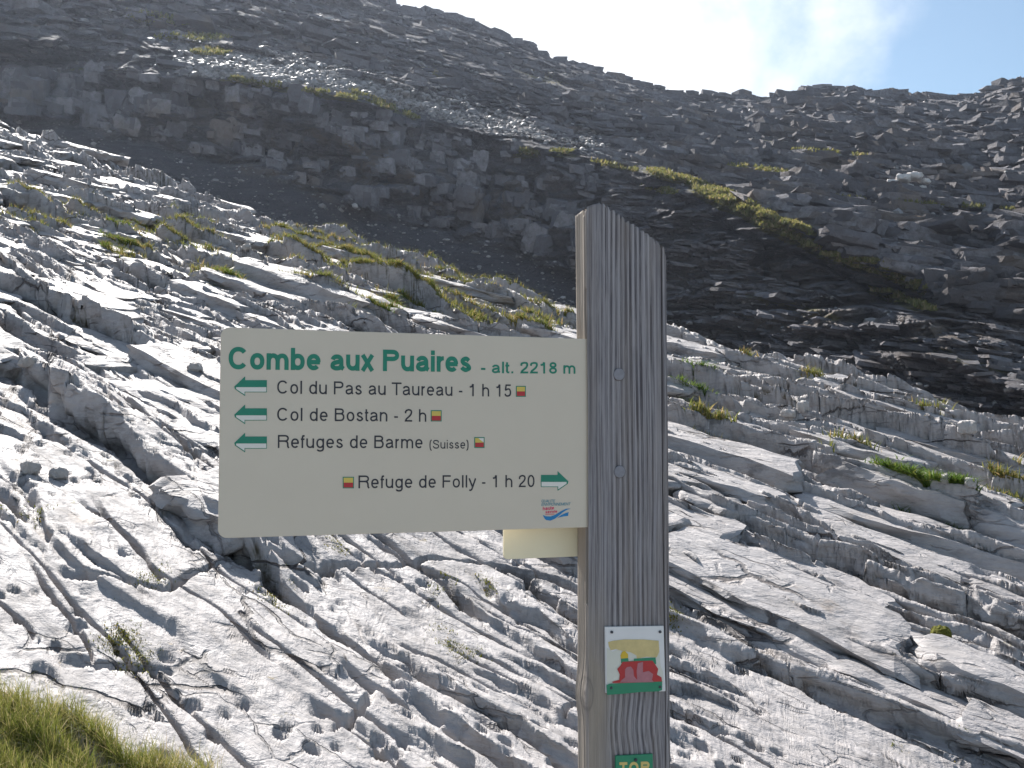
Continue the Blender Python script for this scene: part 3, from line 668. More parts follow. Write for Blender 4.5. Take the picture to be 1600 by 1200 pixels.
zt = zt+.0018*np.where(kind == 'f', np.clip(2*np.sin(rs*2*math.pi/.0076+1.2*gcol), -1, 1)*sst(.016, .022, rs), 0)
zt = np.where(kind == 'l', zt-.001-.004*(rt > .006)+.004*np.sign(perlin(rt*180, rt*0+.5, 205)), zt)
ZR = z_seg[:, None]*zt[None]
S_ = np.repeat(rs[None], len(z_seg), 0); T2 = np.repeat(rt[None], len(z_seg), 0)
# grain flows round a knot on the left corner and waves under the plaque
kz = plane(915, 1085)[1]
wave = .0052*np.exp(-((ZR-(kz-.048))/.030)**2)*sst(.012, .045, S_)*(1-.5*sst(.08, .12, S_))+.0022*perlin(ZR*4, S_*8, 207)
aa = np.where((kind == 'l')[None], -T2*.42, S_)+.003
kn = np.exp(-((ZR-kz)/.035)**2)*np.exp(-(aa/.022)**2)
gs = S_+wave+.007*kn*np.tanh(aa/.003)+T2*.9
per = .0060+0*gs
ridge = np.sin(gs*2*math.pi/.0076+1.6*perlin(gs*90, ZR*1.2, 209))*np.clip(.6+.9*perlin(gs*60, ZR*.8, 210), .15, 1); ridge2 = perlin(gs*420, ZR*1.5, 211)+.5*perlin(gs*900, ZR*3, 212)
isf = (kind == 'f')[None]; isl = (kind == 'l')[None]
smo = sst(.014, .024, S_)*1.0
sap = np.where(isf, smo, .55)
grain = np.clip(.5+.55*ridge*sap+.45*ridge2, 0, 1)
dsp = (.0010*ridge*sap+.0006*ridge2)
crack = np.where(isf, np.exp(-((S_-(W_-.0085-.0012*np.sin(ZR*9)))/.0007)**2)*sst(.0, .2, perlin(ZR*3, S_*0+.5, 213)+.35)*(ZR > 0), 0)
slotz0 = plane(918, 450)[1]; slotz1 = plane(918, 945)[1]
slot = np.where(isl, np.exp(-((T2-.006)/.0022)**2)*(ZR > slotz1)*(ZR < slotz0), 0)
dsp = dsp-.003*crack-.007*slot+.0028*np.exp(-((ZR-(kz-.005))/.022)**2)*np.where(isl, 1, np.exp(-(S_/.01)**2))
# corner rounding
cornr = np.zeros_like(S_)
for cs, ct in ((0, 0), (W_, 0)):
    dd = np.hypot(S_-cs, T2-ct); cornr = np.maximum(cornr, 1-sst(0, .004, dd))
nx = np.where(kind == 'r', 1., np.where(kind == 'l', -1., 0))[None]; ny = np.where(kind == 'f', -1., np.where(kind == 'b', 1., 0))[None]
xs = S_+nx*dsp+cornr*np.where(S_ < .06, .0009, -.0009); yss = T2+ny*dsp+cornr*.0009
xs = xs+.0012*(perlin(ZR*2.2, S_*0+3.3, 215))
Vp = np.stack([xs, yss, ZR], -1)
nr = len(ring); base = mesh_verts = Vp.reshape(-1, 3)
Fc = gridfaces(len(z_seg), nr, True).tolist()
capc = len(base); base = np.concatenate([base, [[W_*.45, T_*.5, float(np.mean(zt))-.004]]])
lastr = (len(z_seg)-1)*nr
me = bpy.data.meshes.new('post'); me.from_pydata(base.tolist(), [], Fc+[[lastr+i, lastr+(i+1) % nr, capc] for i in range(nr)])
me.materials.append(M_WOOD); me.polygons.foreach_set('use_smooth', [True]*len(me.polygons))
attr(me, 'grain', np.append(grain.ravel(), .3))
warm = np.where(isl, .85-.35*(T2 < .008), .0)+np.clip(kn*1.0+sst(plane(930, 860)[1], plane(930, 1120)[1], ZR)*np.exp(-(S_/.03)**2)*.9, 0, .9)*isf  # left face painted warmer as if lit; knot and lower corner browner wood
attr(me, 'warm', np.append(np.clip(warm, 0, .95).ravel(), .3))
rk = np.hypot((ZR-kz)/2.4, aa); knot = np.exp(-(rk/.0016)**2)*.7+.40*np.exp(-((rk-.0085)/.0011)**2)+.22*np.exp(-((rk-.0055)/.0008)**2)
knot = knot*(aa < .03)*(kind != 'b')[None]*(kind != 'r')[None]
attr(me, 'knot_gap_shade', np.append(np.clip(crack+slot+knot, 0, 1).ravel(), .6))  # dark knot; crack and sawn slot have their shade painted in
link('post', me, post)
def disc(name, s_, z_, r_, mat, y=-.0015, th=.003, parent=post, dome=.0):
    bm = bmesh.new(); n_ = 28; a_ = [(r_*math.cos(i*2*math.pi/n_), r_*math.sin(i*2*math.pi/n_)) for i in range(n_)]
    r0 = [bm.verts.new((s_+x, y+th, z_+q_)) for x, q_ in a_]; r1 = [bm.verts.new((s_+x, y+.0005, z_+q_)) for x, q_ in a_]
    r2 = [bm.verts.new((s_+x*.88, y, z_+q_*.88)) for x, q_ in a_]; c_ = bm.verts.new((s_, y-dome, z_))
    for A_, B_ in ((r0, r1), (r1, r2)):
        for i in range(n_): bm.faces.new((A_[i], A_[(i+1) % n_], B_[(i+1) % n_], B_[i]))
    for i in range(n_): bm.faces.new((r2[i], r2[(i+1) % n_], c_))
    bmesh.ops.recalc_face_normals(bm, faces=bm.faces)
    m_ = bpy.data.meshes.new(name); bm.to_mesh(m_); bm.free(); m_.materials.append(mat); return link(name, m_, parent)
M_PEG = simple('bolt_plug', (.235, .235, .255), .75, .2, .25, 200); M_GAP_SHADE = simple('bolt_gap_shade', (.09, .085, .085), .9, .1)
for px, py in ((966.5, 585), (967.5, 737)):
    s_, z_ = plane(px, py); b_ = disc('bolt', s_, z_, .0082, M_PEG, -.0028, .005)
    disc('gap_shade', s_+.0003, z_-.0002, .0087, M_GAP_SHADE, -.0017, .004, b_)  # dark disc painting the shaded gap round the bolt

def prism(name, pts, mat, y0, y1, parent, bev=0):
    """flat outline in the (s,z) plane, front at y0, back at y1"""
    bm = bmesh.new(); f_ = [bm.verts.new((x, y0, z)) for x, z in pts]; b_ = [bm.verts.new((x, y1, z)) for x, z in pts]
    n_ = len(pts); bm.faces.new(f_); bm.faces.new(b_[::-1])
    for i in range(n_): bm.faces.new((f_[i], b_[i], b_[(i+1) % n_], f_[(i+1) % n_]))
    bmesh.ops.recalc_face_normals(bm, faces=bm.faces)
    if bev: bmesh.ops.bevel(bm, geom=[e_ for e_ in bm.edges if all(abs(v_.co.y-y0) < 1e-6 for v_ in e_.verts)], offset=bev, segments=2, affect='EDGES')
    m_ = bpy.data.meshes.new(name); bm.to_mesh(m_); bm.free(); m_.materials.append(mat); return link(name, m_, parent)
def flat(name, pts, mat, y, parent):
    me = bpy.data.meshes.new(name); me.from_pydata([(x, y, z) for x, z in pts], [], [list(range(len(pts)))]); me.materials.append(mat); return link(name, me, parent)
def rrect(x0_, z0_, x1_, z1_, rl, n_=8, rr=0):
    pts = []
    for cx, cz, a0_, r_ in ((x0_+rl, z0_+rl, 180, rl), (x1_-rr, z0_+rr, 270, rr), (x1_-rr, z1_-rr, 0, rr), (x0_+rl, z1_-rl, 90, rl)):
        if r_ == 0: pts.append((cx, cz)); continue
        for i in range(n_+1):
            t_ = math.radians(a0_+90*i/n_); pts.append((cx+r_*math.cos(t_), cz+r_*math.sin(t_)))
    return pts
SD = .0045                                   # the board sits this far behind the front face
k = NT('cream_laminate')
c = k.mix(k.mr(k.noise(k.pos(obj=True), 6, 5, .6), .3, .7), (.57, .505, .405, 1), (.60, .535, .43, 1))
c = k.mix(k.mr(k.noise(k.pos(obj=True, scale=(1, 1, .3)), 60, 6, .7), .55, .8, 0, .12), c, (.55, .52, .46, 1))
M_CREAM = k.fin(c, .42, k.bump(k.noise(k.pos(obj=True), 9, 3, .5), .0015, .5), .45)
M_CREAM_LIT = simple('cream_laminate_lit', (.74, .68, .49), .5, .4, .05, 12)  # brighter, yellower cream: light bounced off the rocks is put into the colour
zl1, zl0 = plane(344, 511, SD)[1], plane(344, 841, SD)[1]; sl = plane(343, 676, SD)[0]
zr1, zr0 = plane(917, 529.5, SD)[1], plane(917, 824, SD)[1]
cr_ = .0105
def boardpts():
    P_ = rrect(sl, 0, .010, 1, 1e-9)
    pts = []
    for (x, z) in rrect(sl, zl0, .0, zl1, cr_): 
        t_ = (x-sl)/(0-sl); zz = z if x < sl+cr_+1e-6 else None
        if zz is None: zz = (zr0+(zr0-zl0)*0) if z < (zl0+zl1)/2 else zr1
        if x > -.001: x = .012
        pts.append((x, zz))
    return pts
board = prism('sign_board', boardpts(), M_CREAM, SD, SD+.005, post, .0006); board['label'] = 'cream direction board with green and black lettering'
FY = SD-.00035
M_GREEN = simple('green_ink', (.012, .20, .125), .45, .4, .15, 40); M_BLACK = simple('black_ink', (.022, .022, .032), .4, .4, .1, 40)
M_YEL = simple('yellow_ink', (.62, .47, .10), .5, .4, .1, 60); M_RED = simple('red_ink', (.43, .03, .035), .5, .4, .12, 60); M_WHITE = simple('white_ink', (.68, .66, .60), .5, .4)
M_BLUE = simple('blue_ink', (.01, .19, .43), .45, .4); M_PINK = simple('pink_red_ink', (.62, .06, .13), .5, .4); M_GREY = simple('grey_blue_ink', (.10, .26, .32), .5, .4)
def arc(cx, cy, rx, ry, a0, a1, n_=22, p_=2.2):
    r_ = []
    for i in range(n_+1):
        t_ = math.radians(a0+(a1-a0)*i/n_); c_, s_ = math.cos(t_), math.sin(t_)
        r_.append((cx+rx*math.copysign(abs(c_)**(2/p_), c_), cy+ry*math.copysign(abs(s_)**(2/p_), s_)))
    return r_
def crv(pts, n_=7):
    P_ = [pts[0]]+list(pts)+[pts[-1]]; r_ = []
    for i in range(1, len(P_)-2):
        for j in range(n_):
            t_ = j/n_; a_, b_, c_, d_ = P_[i-1], P_[i], P_[i+1], P_[i+2]
            r_.append(tuple(.5*((2*b_[q])+(-a_[q]+c_[q])*t_+(2*a_[q]-5*b_[q]+4*c_[q]-d_[q])*t_*t_+(-a_[q]+3*b_[q]-3*c_[q]+d_[q])*t_**3) for q in (0, 1)))
    return r_+[pts[-1]]
EM = dict(C=722, o=556, m=833, b=556, e=556, a=556, u=556, x=500, P=667, i=222, r=333, s=500, d=556, l=222, T=611, h=556, B=667, t=278, n=556, R=722, f=278, g=556, S=667, F=611, y=500, v=500, Q=778, U=722, A=667, L=556, I=278, E=667, N=722, V=667, O=778, M=833)
EM.update({' ': 278, '-': 333, '.': 278, '(': 333, ')': 333, '0': 556, '1': 556, '2': 556, '5': 556, '8': 556})
def glyph(ch, w):
    """centre lines of a plain grotesque letter, cap height 1; returns strokes and advance"""
    adv = EM[ch]*1.389/1000; sb = (.085 if w < .15 else .05) if ch not in 'AVTyxv' else .02; W = adv-2*sb; h = w/2; X = .74; x1 = W-h; m = W/2; s_ = []
    if ch in 'il': s_ = [[(m, 0), (m, X if ch == 'i' else 1)]]+([[(m, 1-w*1.05), (m, 1)]] if ch == 'i' else [])
    elif ch == '.': s_ = [[(m, 0), (m, w)]]
    elif ch == '-': s_ = [[(0, .36), (W, .36)]]
    elif ch == 'I': s_ = [[(m, 0), (m, 1)]]
    elif ch in 'oO0': t_ = X if ch == 'o' else 1; s_ = [arc(m, t_/2, m-h, t_/2-h, 0, 360, 44)]
    elif ch == 'Q': s_ = [arc(m, .5, m-h, .5-h, 0, 360, 44), [(m+.1, .28), (W, 0)]]
    elif ch == 'C': s_ = [arc(m, .5, m-h, .5-h, 38, 322, 40)]
    elif ch == 'e': s_ = [arc(m, X/2, m-h, X/2-h, 0, 318, 40), [(h, X/2), (W-h*.3, X/2)]]
    elif ch in 'bdg':
        q = arc(m, X/2, m-h, X/2-h, 0, 360, 44); xs_ = h if ch == 'b' else x1; s_ = [q, [(xs_, 0), (xs_, 1)]]
        if ch == 'g': s_ = [q, [(x1, X), (x1, -.02)]+arc(m, -.02, m-h, .2, 0, -155, 14)]
    elif ch in 'nhmr':
        s_ = [[(h, 0), (h, 1 if ch == 'h' else X)]]; ry = .27
        if ch == 'r': s_.append(arc(h+W*.72, X-h-ry, W*.72, ry, 180, 88, 10))
        elif ch == 'm':
            for k_ in (0, 1): c_ = h+(W-w)*(.25+.5*k_); s_.append(arc(c_, X-h-ry, (W-w)/4, ry, 180, 0, 16)+[(c_+(W-w)/4, 0)])
        else: s_.append(arc(m, X-h-ry, m-h, ry, 180, 0, 18)+[(x1, 0)])
    elif ch == 'u': s_ = [[(x1, 0), (x1, X)], [(h, X)]+arc(m, h+.27, m-h, .27, 180, 360, 18)]
    elif ch == 'a': s_ = [arc(m*.95, X-h-.2, m*.95-h, .2, 165, 0, 16)+[(x1*.95+.0, .15), (W*.97, h*.8)], crv([(x1*.95, .42), (m, .385), (h+.04, .32), (h, .2), (h+.05, h+.04), (m*.8, h), (x1*.8, .13), (x1*.95, .26)])]
    elif ch in 'xv': s_ = [[(.02+h*.6, X), (m if ch == 'v' else W-.02-h*.6, 0)], [(W-.02-h*.6, X), (m if ch == 'v' else .02+h*.6, 0)]]
    elif ch == 'y': s_ = [[(.02+h*.6, X), (m+.02, .03)], [(W-.02-h*.6, X), (m+.02, .03), (m-.05, -.15), (m-.14, -.22), (.06, -.215)]]
    elif ch == 's': s_ = [crv([(x1-.02, X*.73), (m+.09, X-h-.02), (m, X-h), (h+.07, X-h-.05), (h+.03, X*.70), (h+.09, X*.565), (m+.05, X*.48), (x1-.04, X*.38), (x1, X*.25), (x1-.08, h+.035), (m, h), (h+.06, h+.05), (h-.01, X*.3)])]
    elif ch == 'S': s_ = [crv([(x1-.01, .70), (x1-.10, .90), (m, 1-h), (h+.1, .9), (h+.03, .74), (h+.12, .59), (m+.05, .51), (x1-.05, .41), (x1, .26), (x1-.1, .10), (m, h), (h+.1, .11), (h-.01, .30)])]
    elif ch == 't': s_ = [[(m-.03, .95), (m-.03, .16), (m+.0, h+.02), (m+.06, h), (W+.02, h)], [(-.03, X-h), (W+.02, X-h)]]
    elif ch == 'f': s_ = [[(m-.02, 0), (m-.02, .80), (m+.02, .93), (m+.08, 1-h), (W+.04, 1-h)], [(-.03, X-h), (W+.03, X-h)]]
    elif ch == 'T': s_ = [[(m, 0), (m, 1)], [(0, 1-h), (W, 1-h)]]
    elif ch == 'L': s_ = [[(h, 1), (h, h), (W, h)]]
    elif ch in 'FE': s_ = [[(h, 0), (h, 1)], [(h, 1-h), (W, 1-h)], [(h, .52), (W*.93, .52)]]+([[(h, h), (W, h)]] if ch == 'E' else [])
    elif ch in 'PRB':
        c_ = .735 if ch != 'B' else .76; rb_ = (1-h)-c_; xr = W-h-(.0 if ch != 'B' else .05); xc = xr-.24
        s_ = [[(h, 0), (h, 1)], [(h, 1-h)]+arc(xc, c_, .24, rb_, 90, -90, 16)+[(h, c_-rb_)]]
        y_ = c_-rb_
        if ch == 'B': s_.append([(h, y_), (xc, y_)]+arc(x1-.25, y_/2+h/2, .25, y_/2-h/2, 90, -90, 16)+[(h, h)])
        if ch == 'R': s_.append([(xc, y_), (xc+.15, y_-.05), (x1-.03, y_-.16), (x1-.01, .12), (W, 0)])
    elif ch in 'AV': k_ = (0, 1) if ch == 'A' else (1, 0); s_ = [[(.0+h*.6, k_[0]), (m, k_[1])], [(W-h*.6, k_[0]), (m, k_[1])]]+([[(W*.2, .33), (W*.8, .33)]] if ch == 'A' else [])
    elif ch == 'N': s_ = [[(h, 0), (h, 1)], [(h, 1), (x1, 0)], [(x1, 0), (x1, 1)]]
    elif ch == 'M': s_ = [[(h, 0), (h, 1)], [(h, 1), (m, 0)], [(m, 0), (x1, 1)], [(x1, 0), (x1, 1)]]
    elif ch == 'U': s_ = [[(h, 1)]+arc(m, .36, m-h, .36-h, 180, 360, 20)+[(x1, 1)]]
    elif ch == '(': s_ = [crv([(W, 1.02), (m, .8), (m*.75, .4), (m, .0), (W, -.22)])]
    elif ch == ')': s_ = [crv([(0, 1.02), (m, .8), (m*1.25, .4), (m, .0), (0, -.22)])]
    elif ch == '1': s_ = [[(m+.06, 0), (m+.06, .98)], [(.08, .74), (m-.04, .77), (m+.04, .98)]]
    elif ch == '2': s_ = [crv([(h, .66), (h+.03, .84), (m*.8, 1-h-.01), (m+.05, 1-h), (x1-.04, .88), (x1, .72), (x1-.08, .53), (m, .36), (h+.08, .22), (h+.01, h)])+[(W, h)]]
    elif ch == '5': s_ = [[(W*.93, 1-h), (.16, 1-h), (.09, .52)], crv([(.09, .50), (m*.75, .60), (m+.1, .625), (x1-.05, .54), (x1, .34), (x1-.07, .13), (m, h), (h+.08, .09), (h, .24)])]
    elif ch == '8': s_ = [arc(m, .745, m-h-.035, .255-h, 0, 360, 36, 2.1), arc(m, .27, m-h, .27-h+.01, 0, 360, 36, 2.1)]
    return [[(x+sb, y) for x, y in q] for q in s_], adv
def text(name, s, mat, pxl, pxr, base_l, base_r, cap_px, parent=board, weight=.125, depth=SD, shear=0, space=1.0):
    """lettering stretched to the width and cap height measured on the board"""
    strokes = []; x = 0
    for ch in s:
        g_, adv = glyph(ch, weight) if ch != ' ' else ([], EM[' ']*1.389/1000)
        strokes += [[(a_+x, b_) for a_, b_ in q] for q in g_]; x += adv*space
    allx = [a_ for q in strokes for a_, _ in q]; x0_, x1_ = min(allx)-weight/2, max(allx)+weight/2
    (s0, z0_), (s1, z1_) = plane(pxl, base_l, depth), plane(pxr, base_r, depth)
    mx = (pxl+pxr)/2; mb = (base_l+base_r)/2; hh = plane(mx, mb-cap_px, depth)[1]-plane(mx, mb, depth)[1]; fx = (s1-s0)/(x1_-x0_)
    Vx, Fx = [], []
    for si, q in enumerate(strokes):
        q = [p_ for i, p_ in enumerate(q) if i == 0 or math.dist(p_, q[i-1]) > 1e-5]
        closed = math.dist(q[0], q[-1]) < 1e-4 and len(q) > 4
        if closed: q = q[:-1]
        n_ = len(q); b0 = len(Vx)
        for i in range(n_):
            pa = q[i-1] if (i or closed) else None; pb = q[(i+1) % n_] if (i < n_-1 or closed) else None
            ds = []
            if pa: l_ = math.dist(pa, q[i]); ds.append(((q[i][0]-pa[0])/l_, (q[i][1]-pa[1])/l_))
            if pb: l_ = math.dist(pb, q[i]); ds.append(((pb[0]-q[i][0])/l_, (pb[1]-q[i][1])/l_))
            tx_ = sum(d_[0] for d_ in ds); ty_ = sum(d_[1] for d_ in ds); l_ = math.hypot(tx_, ty_) or 1; tx_, ty_ = tx_/l_, ty_/l_
            k_ = weight/2/max(.5, abs(tx_*ds[0][0]+ty_*ds[0][1]))
            for sg in (1, -1):
                gx_, gy_ = q[i][0]-ty_*k_*sg, q[i][1]+tx_*k_*sg; gx_ += gy_*shear
                t_ = (gx_-x0_)*fx; Vx.append((s0+t_, depth-.00030-si % 4*.00004, gy_*hh+z0_+(z1_-z0_)*t_/(s1-s0)))
        for i in range(n_ if closed else n_-1):
            j = (i+1) % n_; Fx.append((b0+2*i, b0+2*i+1, b0+2*j+1, b0+2*j))
    me = bpy.data.meshes.new(name); me.from_pydata(Vx, [], Fx); me.materials.append(mat); return link(name, me, parent)
text('title_lettering', 'Combe aux Puaires', M_GREEN, 357, 736, 577, 581.5, 34, weight=.205)
text('title_lettering', '- alt. 2218 m', M_GREEN, 750, 899, 583, 584, 18, weight=.165, space=1.07)
text('destination_lettering', 'Col du Pas au Taureau - 1 h 15', M_BLACK, 433, 799, 615, 620, 20)
text('destination_lettering', 'Col de Bostan - 2 h', M_BLACK, 433, 666, 657.5, 659, 20)
text('destination_lettering', 'Refuges de Barme', M_BLACK, 434, 661, 700, 700.5, 20)
text('destination_lettering', '(Suisse)', M_BLACK, 671, 732, 701, 701, 13.5)
text('destination_lettering', 'Refuge de Folly - 1 h 20', M_BLACK, 560, 835, 763, 761, 19.5)
def pq(pts, depth=SD): return [plane(x, y, depth) for x, y in pts]
def arrow(yc, x0_=366, x1_=417, flip=False):
    # green upper half with its white lower half in perspective outline
    def mp_(dx): return (x1_-dx) if flip else (x0_+dx)
    Wd = x1_-x0_
    o_ = [(0, 2), (17, -14), (17, -8), (Wd, -8), (Wd, 2)]
    up_ = [(mp_(dx*1.0), yc+dy) for dx, dy in o_]
    a_ = flat('arrow', pq(up_), M_GREEN, FY-.0001, board)
    wh = [(mp_(dx), yc+dy) for dx, dy in [(0, 2), (17, 2), (Wd, 2), (Wd, 11), (17, 11), (17, 17), (1, 6)]]
    flat('arrow_outline', pq(wh), M_GREEN, FY, a_)
    wi = [(mp_(dx), yc+dy) for dx, dy in [(3, 3), (17.5, 3), (Wd-1, 3), (Wd-1, 10), (16, 10), (16, 14.5), (3, 5.8)]]
    flat('arrow_fill', pq(wi), M_WHITE, FY-.0001, a_)
for yc in (602, 646, 690): arrow(yc)
arrow(750, 845, 888, True)
def blaze(x0_, y0_, x1_, y1_, half=False):
    b_ = flat('trail_blaze', pq([(x0_, y0_), (x1_, y0_), (x1_, y1_), (x0_, y1_)]), M_GREEN, FY, board)
    ym = (y0_+y1_)/2; i = 1.4
    flat('yellow_half', pq([(x0_+i, y0_+i), (x1_-i, y0_+i), (x1_-i, ym), (x0_+i, ym)]), M_YEL, FY-.0001, b_)
    flat('red_half', pq([(x0_+i, ym), (x1_-i, ym), (x1_-i, y1_-i), (x0_+i, y1_-i)]), M_RED, FY-.0001, b_)
    if half: flat('white_corner', pq([((x0_+x1_)/2-2, y0_+i), (x1_-i, y0_+i), (x1_-i, ym)]), M_WHITE, FY-.0002, b_)
blaze(806, 603, 821.5, 620); blaze(673, 641, 690, 658.5); blaze(741, 683, 757, 700, True); blaze(535.5, 745, 553, 763)
lg = text('logo_lettering', 'QUALITE', M_GREY, 845.5, 867, 785, 785, 4.4, shear=.25, weight=.16)
text('logo_lettering', 'ENVIRONNEMENT', M_GREY, 845.5, 891, 790.5, 789.5, 4.4, shear=.25, weight=.16)
text('logo_lettering', 'haute', M_PINK, 848, 866, 797.5, 796, 5.6, weight=.2)
text('logo_lettering', 'savoie', M_PINK, 852, 871, 802, 801, 4.5, weight=.2)
flat('logo_underline', pq([(852, 803), (866, 802.8), (866, 803.8), (852, 804)]), M_PINK, FY, board)
flat('logo_wave', pq([(848, 804.5), (852, 806.5), (860, 807), (868, 804), (876, 799), (884, 795), (892, 794.5), (886, 796.5), (880, 800), (873, 806), (867, 810.5), (860, 813.5), (853, 812.5), (850.5, 810)]), M_BLUE, FY, board)
flat('logo_wave', pq([(871, 809), (877, 804.5), (884, 801.5), (888.5, 800), (887.5, 806), (880, 807)]), M_BLUE, FY, board)
# rear board bolted behind the post
RD = T_+.004
r1 = plane(787.5, 800, RD)[0]; rz0 = plane(795, 865.5, RD)[1]; rz0b = plane(900, 869.5, RD)[1]
rp = rrect(r1, rz0b, W_*.8, rz0b+.20, .006)
rb = prism('rear_sign_board', rp, M_CREAM_LIT, RD, RD+.005, post, .0005); rb['label'] = 'cream rear board, coloured as if lit, showing only its lower left corner'
# marker plaque
M_PLATE = simple('plaque_enamel', (.66, .66, .65), .35, .5, .07, 25); M_PALEY = simple('faded_yellow_paint', (.58, .47, .22), .6, .3, .22, 120)
M_NAIL = simple('nail_head', (.03, .035, .05), .4, .5); M_PALEG = simple('plaque_green', (.02, .22, .115), .45, .4, .1, 40); M_ROSE = simple('faded_red_paint', (.40, .17, .19), .6, .3, .22, 120); M_DY = simple('yellow_paint', (.62, .42, .04), .55, .3, .15, 60); M_RD = simple('red_paint', (.42, .04, .04), .5, .3, .12, 60); M_DG = simple('pale_cream_paint', (.60, .60, .52), .5, .4, .08, 50)
pk = -.0035
plq = prism('marker_plaque', pq([(945.5, 979.5), (1037, 978), (1040, 1080), (946.5, 1083)], pk), M_PLATE, pk, -.0008, post, .0003)
def pf(name, pts, mat, lay=1, par=plq): return flat(name, pq(pts, pk), mat, pk-.00025*lay, par)
pf('peeled_underlayer', [(948, 1012), (957, 1018), (975, 1012), (1000, 1010), (1030, 1014), (1032, 1040), (1036, 1050), (1036, 1066), (948, 1068)], M_DG, 1)
pf('yellow_patch', [(950, 1003), (958, 1001), (975, 999), (1005, 999), (1029, 1001), (1030, 1018), (1026, 1027), (1010, 1026), (995, 1029), (994, 1024), (985, 1019), (972, 1017), (962, 1014), (954, 1016), (951, 1009)], M_PALEY, 2)
pf('yellow_spot', [(969, 1024), (972, 1018), (976, 1017), (981, 1022), (981, 1028), (970, 1029)], M_DY, 3)
pf('green_edge', [(970, 1029), (981, 1028), (982, 1033), (990, 1032), (990, 1029), (1006, 1028), (1024, 1027), (1025, 1038), (1020, 1036), (970, 1036)], M_PALEG, 3)
pf('red_patch', [(972, 1034), (990, 1033), (1019, 1032), (1024, 1039), (1028, 1045), (1026, 1054), (1033, 1058), (1034, 1065), (1020, 1066), (957, 1067), (956, 1065), (967, 1062), (968, 1054), (964, 1045), (969, 1040)], M_RD, 4)
pf('faded_patch', [(968, 1066), (971, 1062), (976, 1058), (976, 1046), (979, 1042), (985, 1041), (989, 1046), (990, 1056), (995, 1062), (994, 1048), (996, 1036), (1004, 1034), (1004, 1050), (1013, 1048), (1020, 1053), (1018, 1062), (1022, 1066)], M_ROSE, 5)
pf('green_band', [(947, 1070), (952, 1068), (1034, 1064.5), (1034, 1078), (1028, 1080), (1000, 1081), (970, 1084), (948, 1085.5)], M_PALEG, 5)
for px, py in ((955.5, 987.5), (1031, 987), (954.5, 1074.5), (1030.5, 1073)):
    s_, z_ = plane(px, py, pk); disc('nail', s_, z_, .0019, M_NAIL, pk-.0022, .002, plq)
sp = prism('small_plaque', pq([(962, 1181), (1020, 1178), (1020.5, 1222), (962, 1224)], pk), M_PALEG, pk, -.0008, post, .0003)
M_LY = simple('yellow_lettering_ink', (.60, .47, .16), .5, .4, .1, 60)
text('plaque_lettering', 'TOR', M_LY, 966, 1016.5, 1211.5, 1210, 20.5, parent=sp, weight=.22, depth=pk, space=1.12)
s_, z_ = plane(993, 1187, pk); disc('nail', s_, z_, .0021, M_NAIL, pk-.0022, .002, sp)

# ------------------------------------------------------------------ grass
def _gm(): pass
def grass_mat(name, a_, b_, c_):
    k = NT(name); g_ = k.N.new('ShaderNodeNewGeometry'); r_ = g_.outputs['Random Per Island']
    n_ = k.noise(k.pos(), 2.5, 4, .6)
    c = k.mix(k.mr(k.math('ADD', k.math('MULTIPLY', r_, .55), k.math('MULTIPLY', n_, .9)), .35, 1.05), a_+(1,), b_+(1,))
    c = k.mix(k.mr(r_, .82, .9), c, c_+(1,))
    tr = k.N.new('ShaderNodeBsdfTranslucent'); k.L.new(c, tr.inputs[0]); mx = k.N.new('ShaderNodeMixShader'); mx.inputs[0].default_value = .45
    k.fin(c, .6, None, .25); k.L.new(k.b.outputs[0], mx.inputs[1]); k.L.new(tr.outputs[0], mx.inputs[2]); k.L.new(mx.outputs[0], k.N['Material Output'].inputs[0])
    return k.m
M_GR1 = grass_mat('near_grass', (.12, .17, .025), (.34, .29, .09), (.52, .42, .22))
M_DRY = grass_mat('dry_grass', (.30, .21, .10), (.40, .30, .16), (.50, .40, .24))
M_GR2 = grass_mat('ledge_grass', (.11, .15, .03), (.27, .23, .07), (.40, .28, .12))
M_HERB = grass_mat('herb_green', (.07, .13, .02), (.13, .19, .035), (.20, .20, .05))
M_MOSS = grass_mat('moss_green', (.09, .11, .015), (.19, .18, .035), (.26, .19, .05))
def blades(name, pts, hgt, wid, mat, seed, label, cat, lean=.5, nseg=3, kind='stuff'):
    r = np.random.default_rng(seed); n_ = len(pts); h = hgt*r.uniform(.5, 1.3, n_)
    az = r.random(n_)*6.283; bd = r.gamma(2, lean/2, n_)*h; fx, fy = np.cos(az), np.sin(az); az2 = r.random(n_)*6.283
    wx, wy = np.cos(az2)*wid, np.sin(az2)*wid
    rowsv = []
    for i in range(nseg+1):
        t_ = i/nseg; cx = pts[:, 0]+fx*bd*t_**1.8; cy = pts[:, 1]+fy*bd*t_**1.8; cz = pts[:, 2]-.01+h*(t_-.22*t_**2*np.minimum(1.5, bd/h))
        ww = (1-t_**1.5)*.5+.04
        rowsv.append(np.stack([cx-wx*ww, cy-wy*ww, cz], -1)); rowsv.append(np.stack([cx+wx*ww, cy+wy*ww, cz], -1))
    Vv = np.stack(rowsv, 1); nv = Vv.shape[1]
    bf = np.array([[2*i, 2*i+1, 2*i+3, 2*i+2] for i in range(nseg)])
    F = (bf[None]+(np.arange(n_)*nv)[:, None, None]).reshape(-1, 4)
    return tag(link(name, mesh_from(name, Vv.reshape(-1, 3), F, [mat])), label, cat, kind=kind)
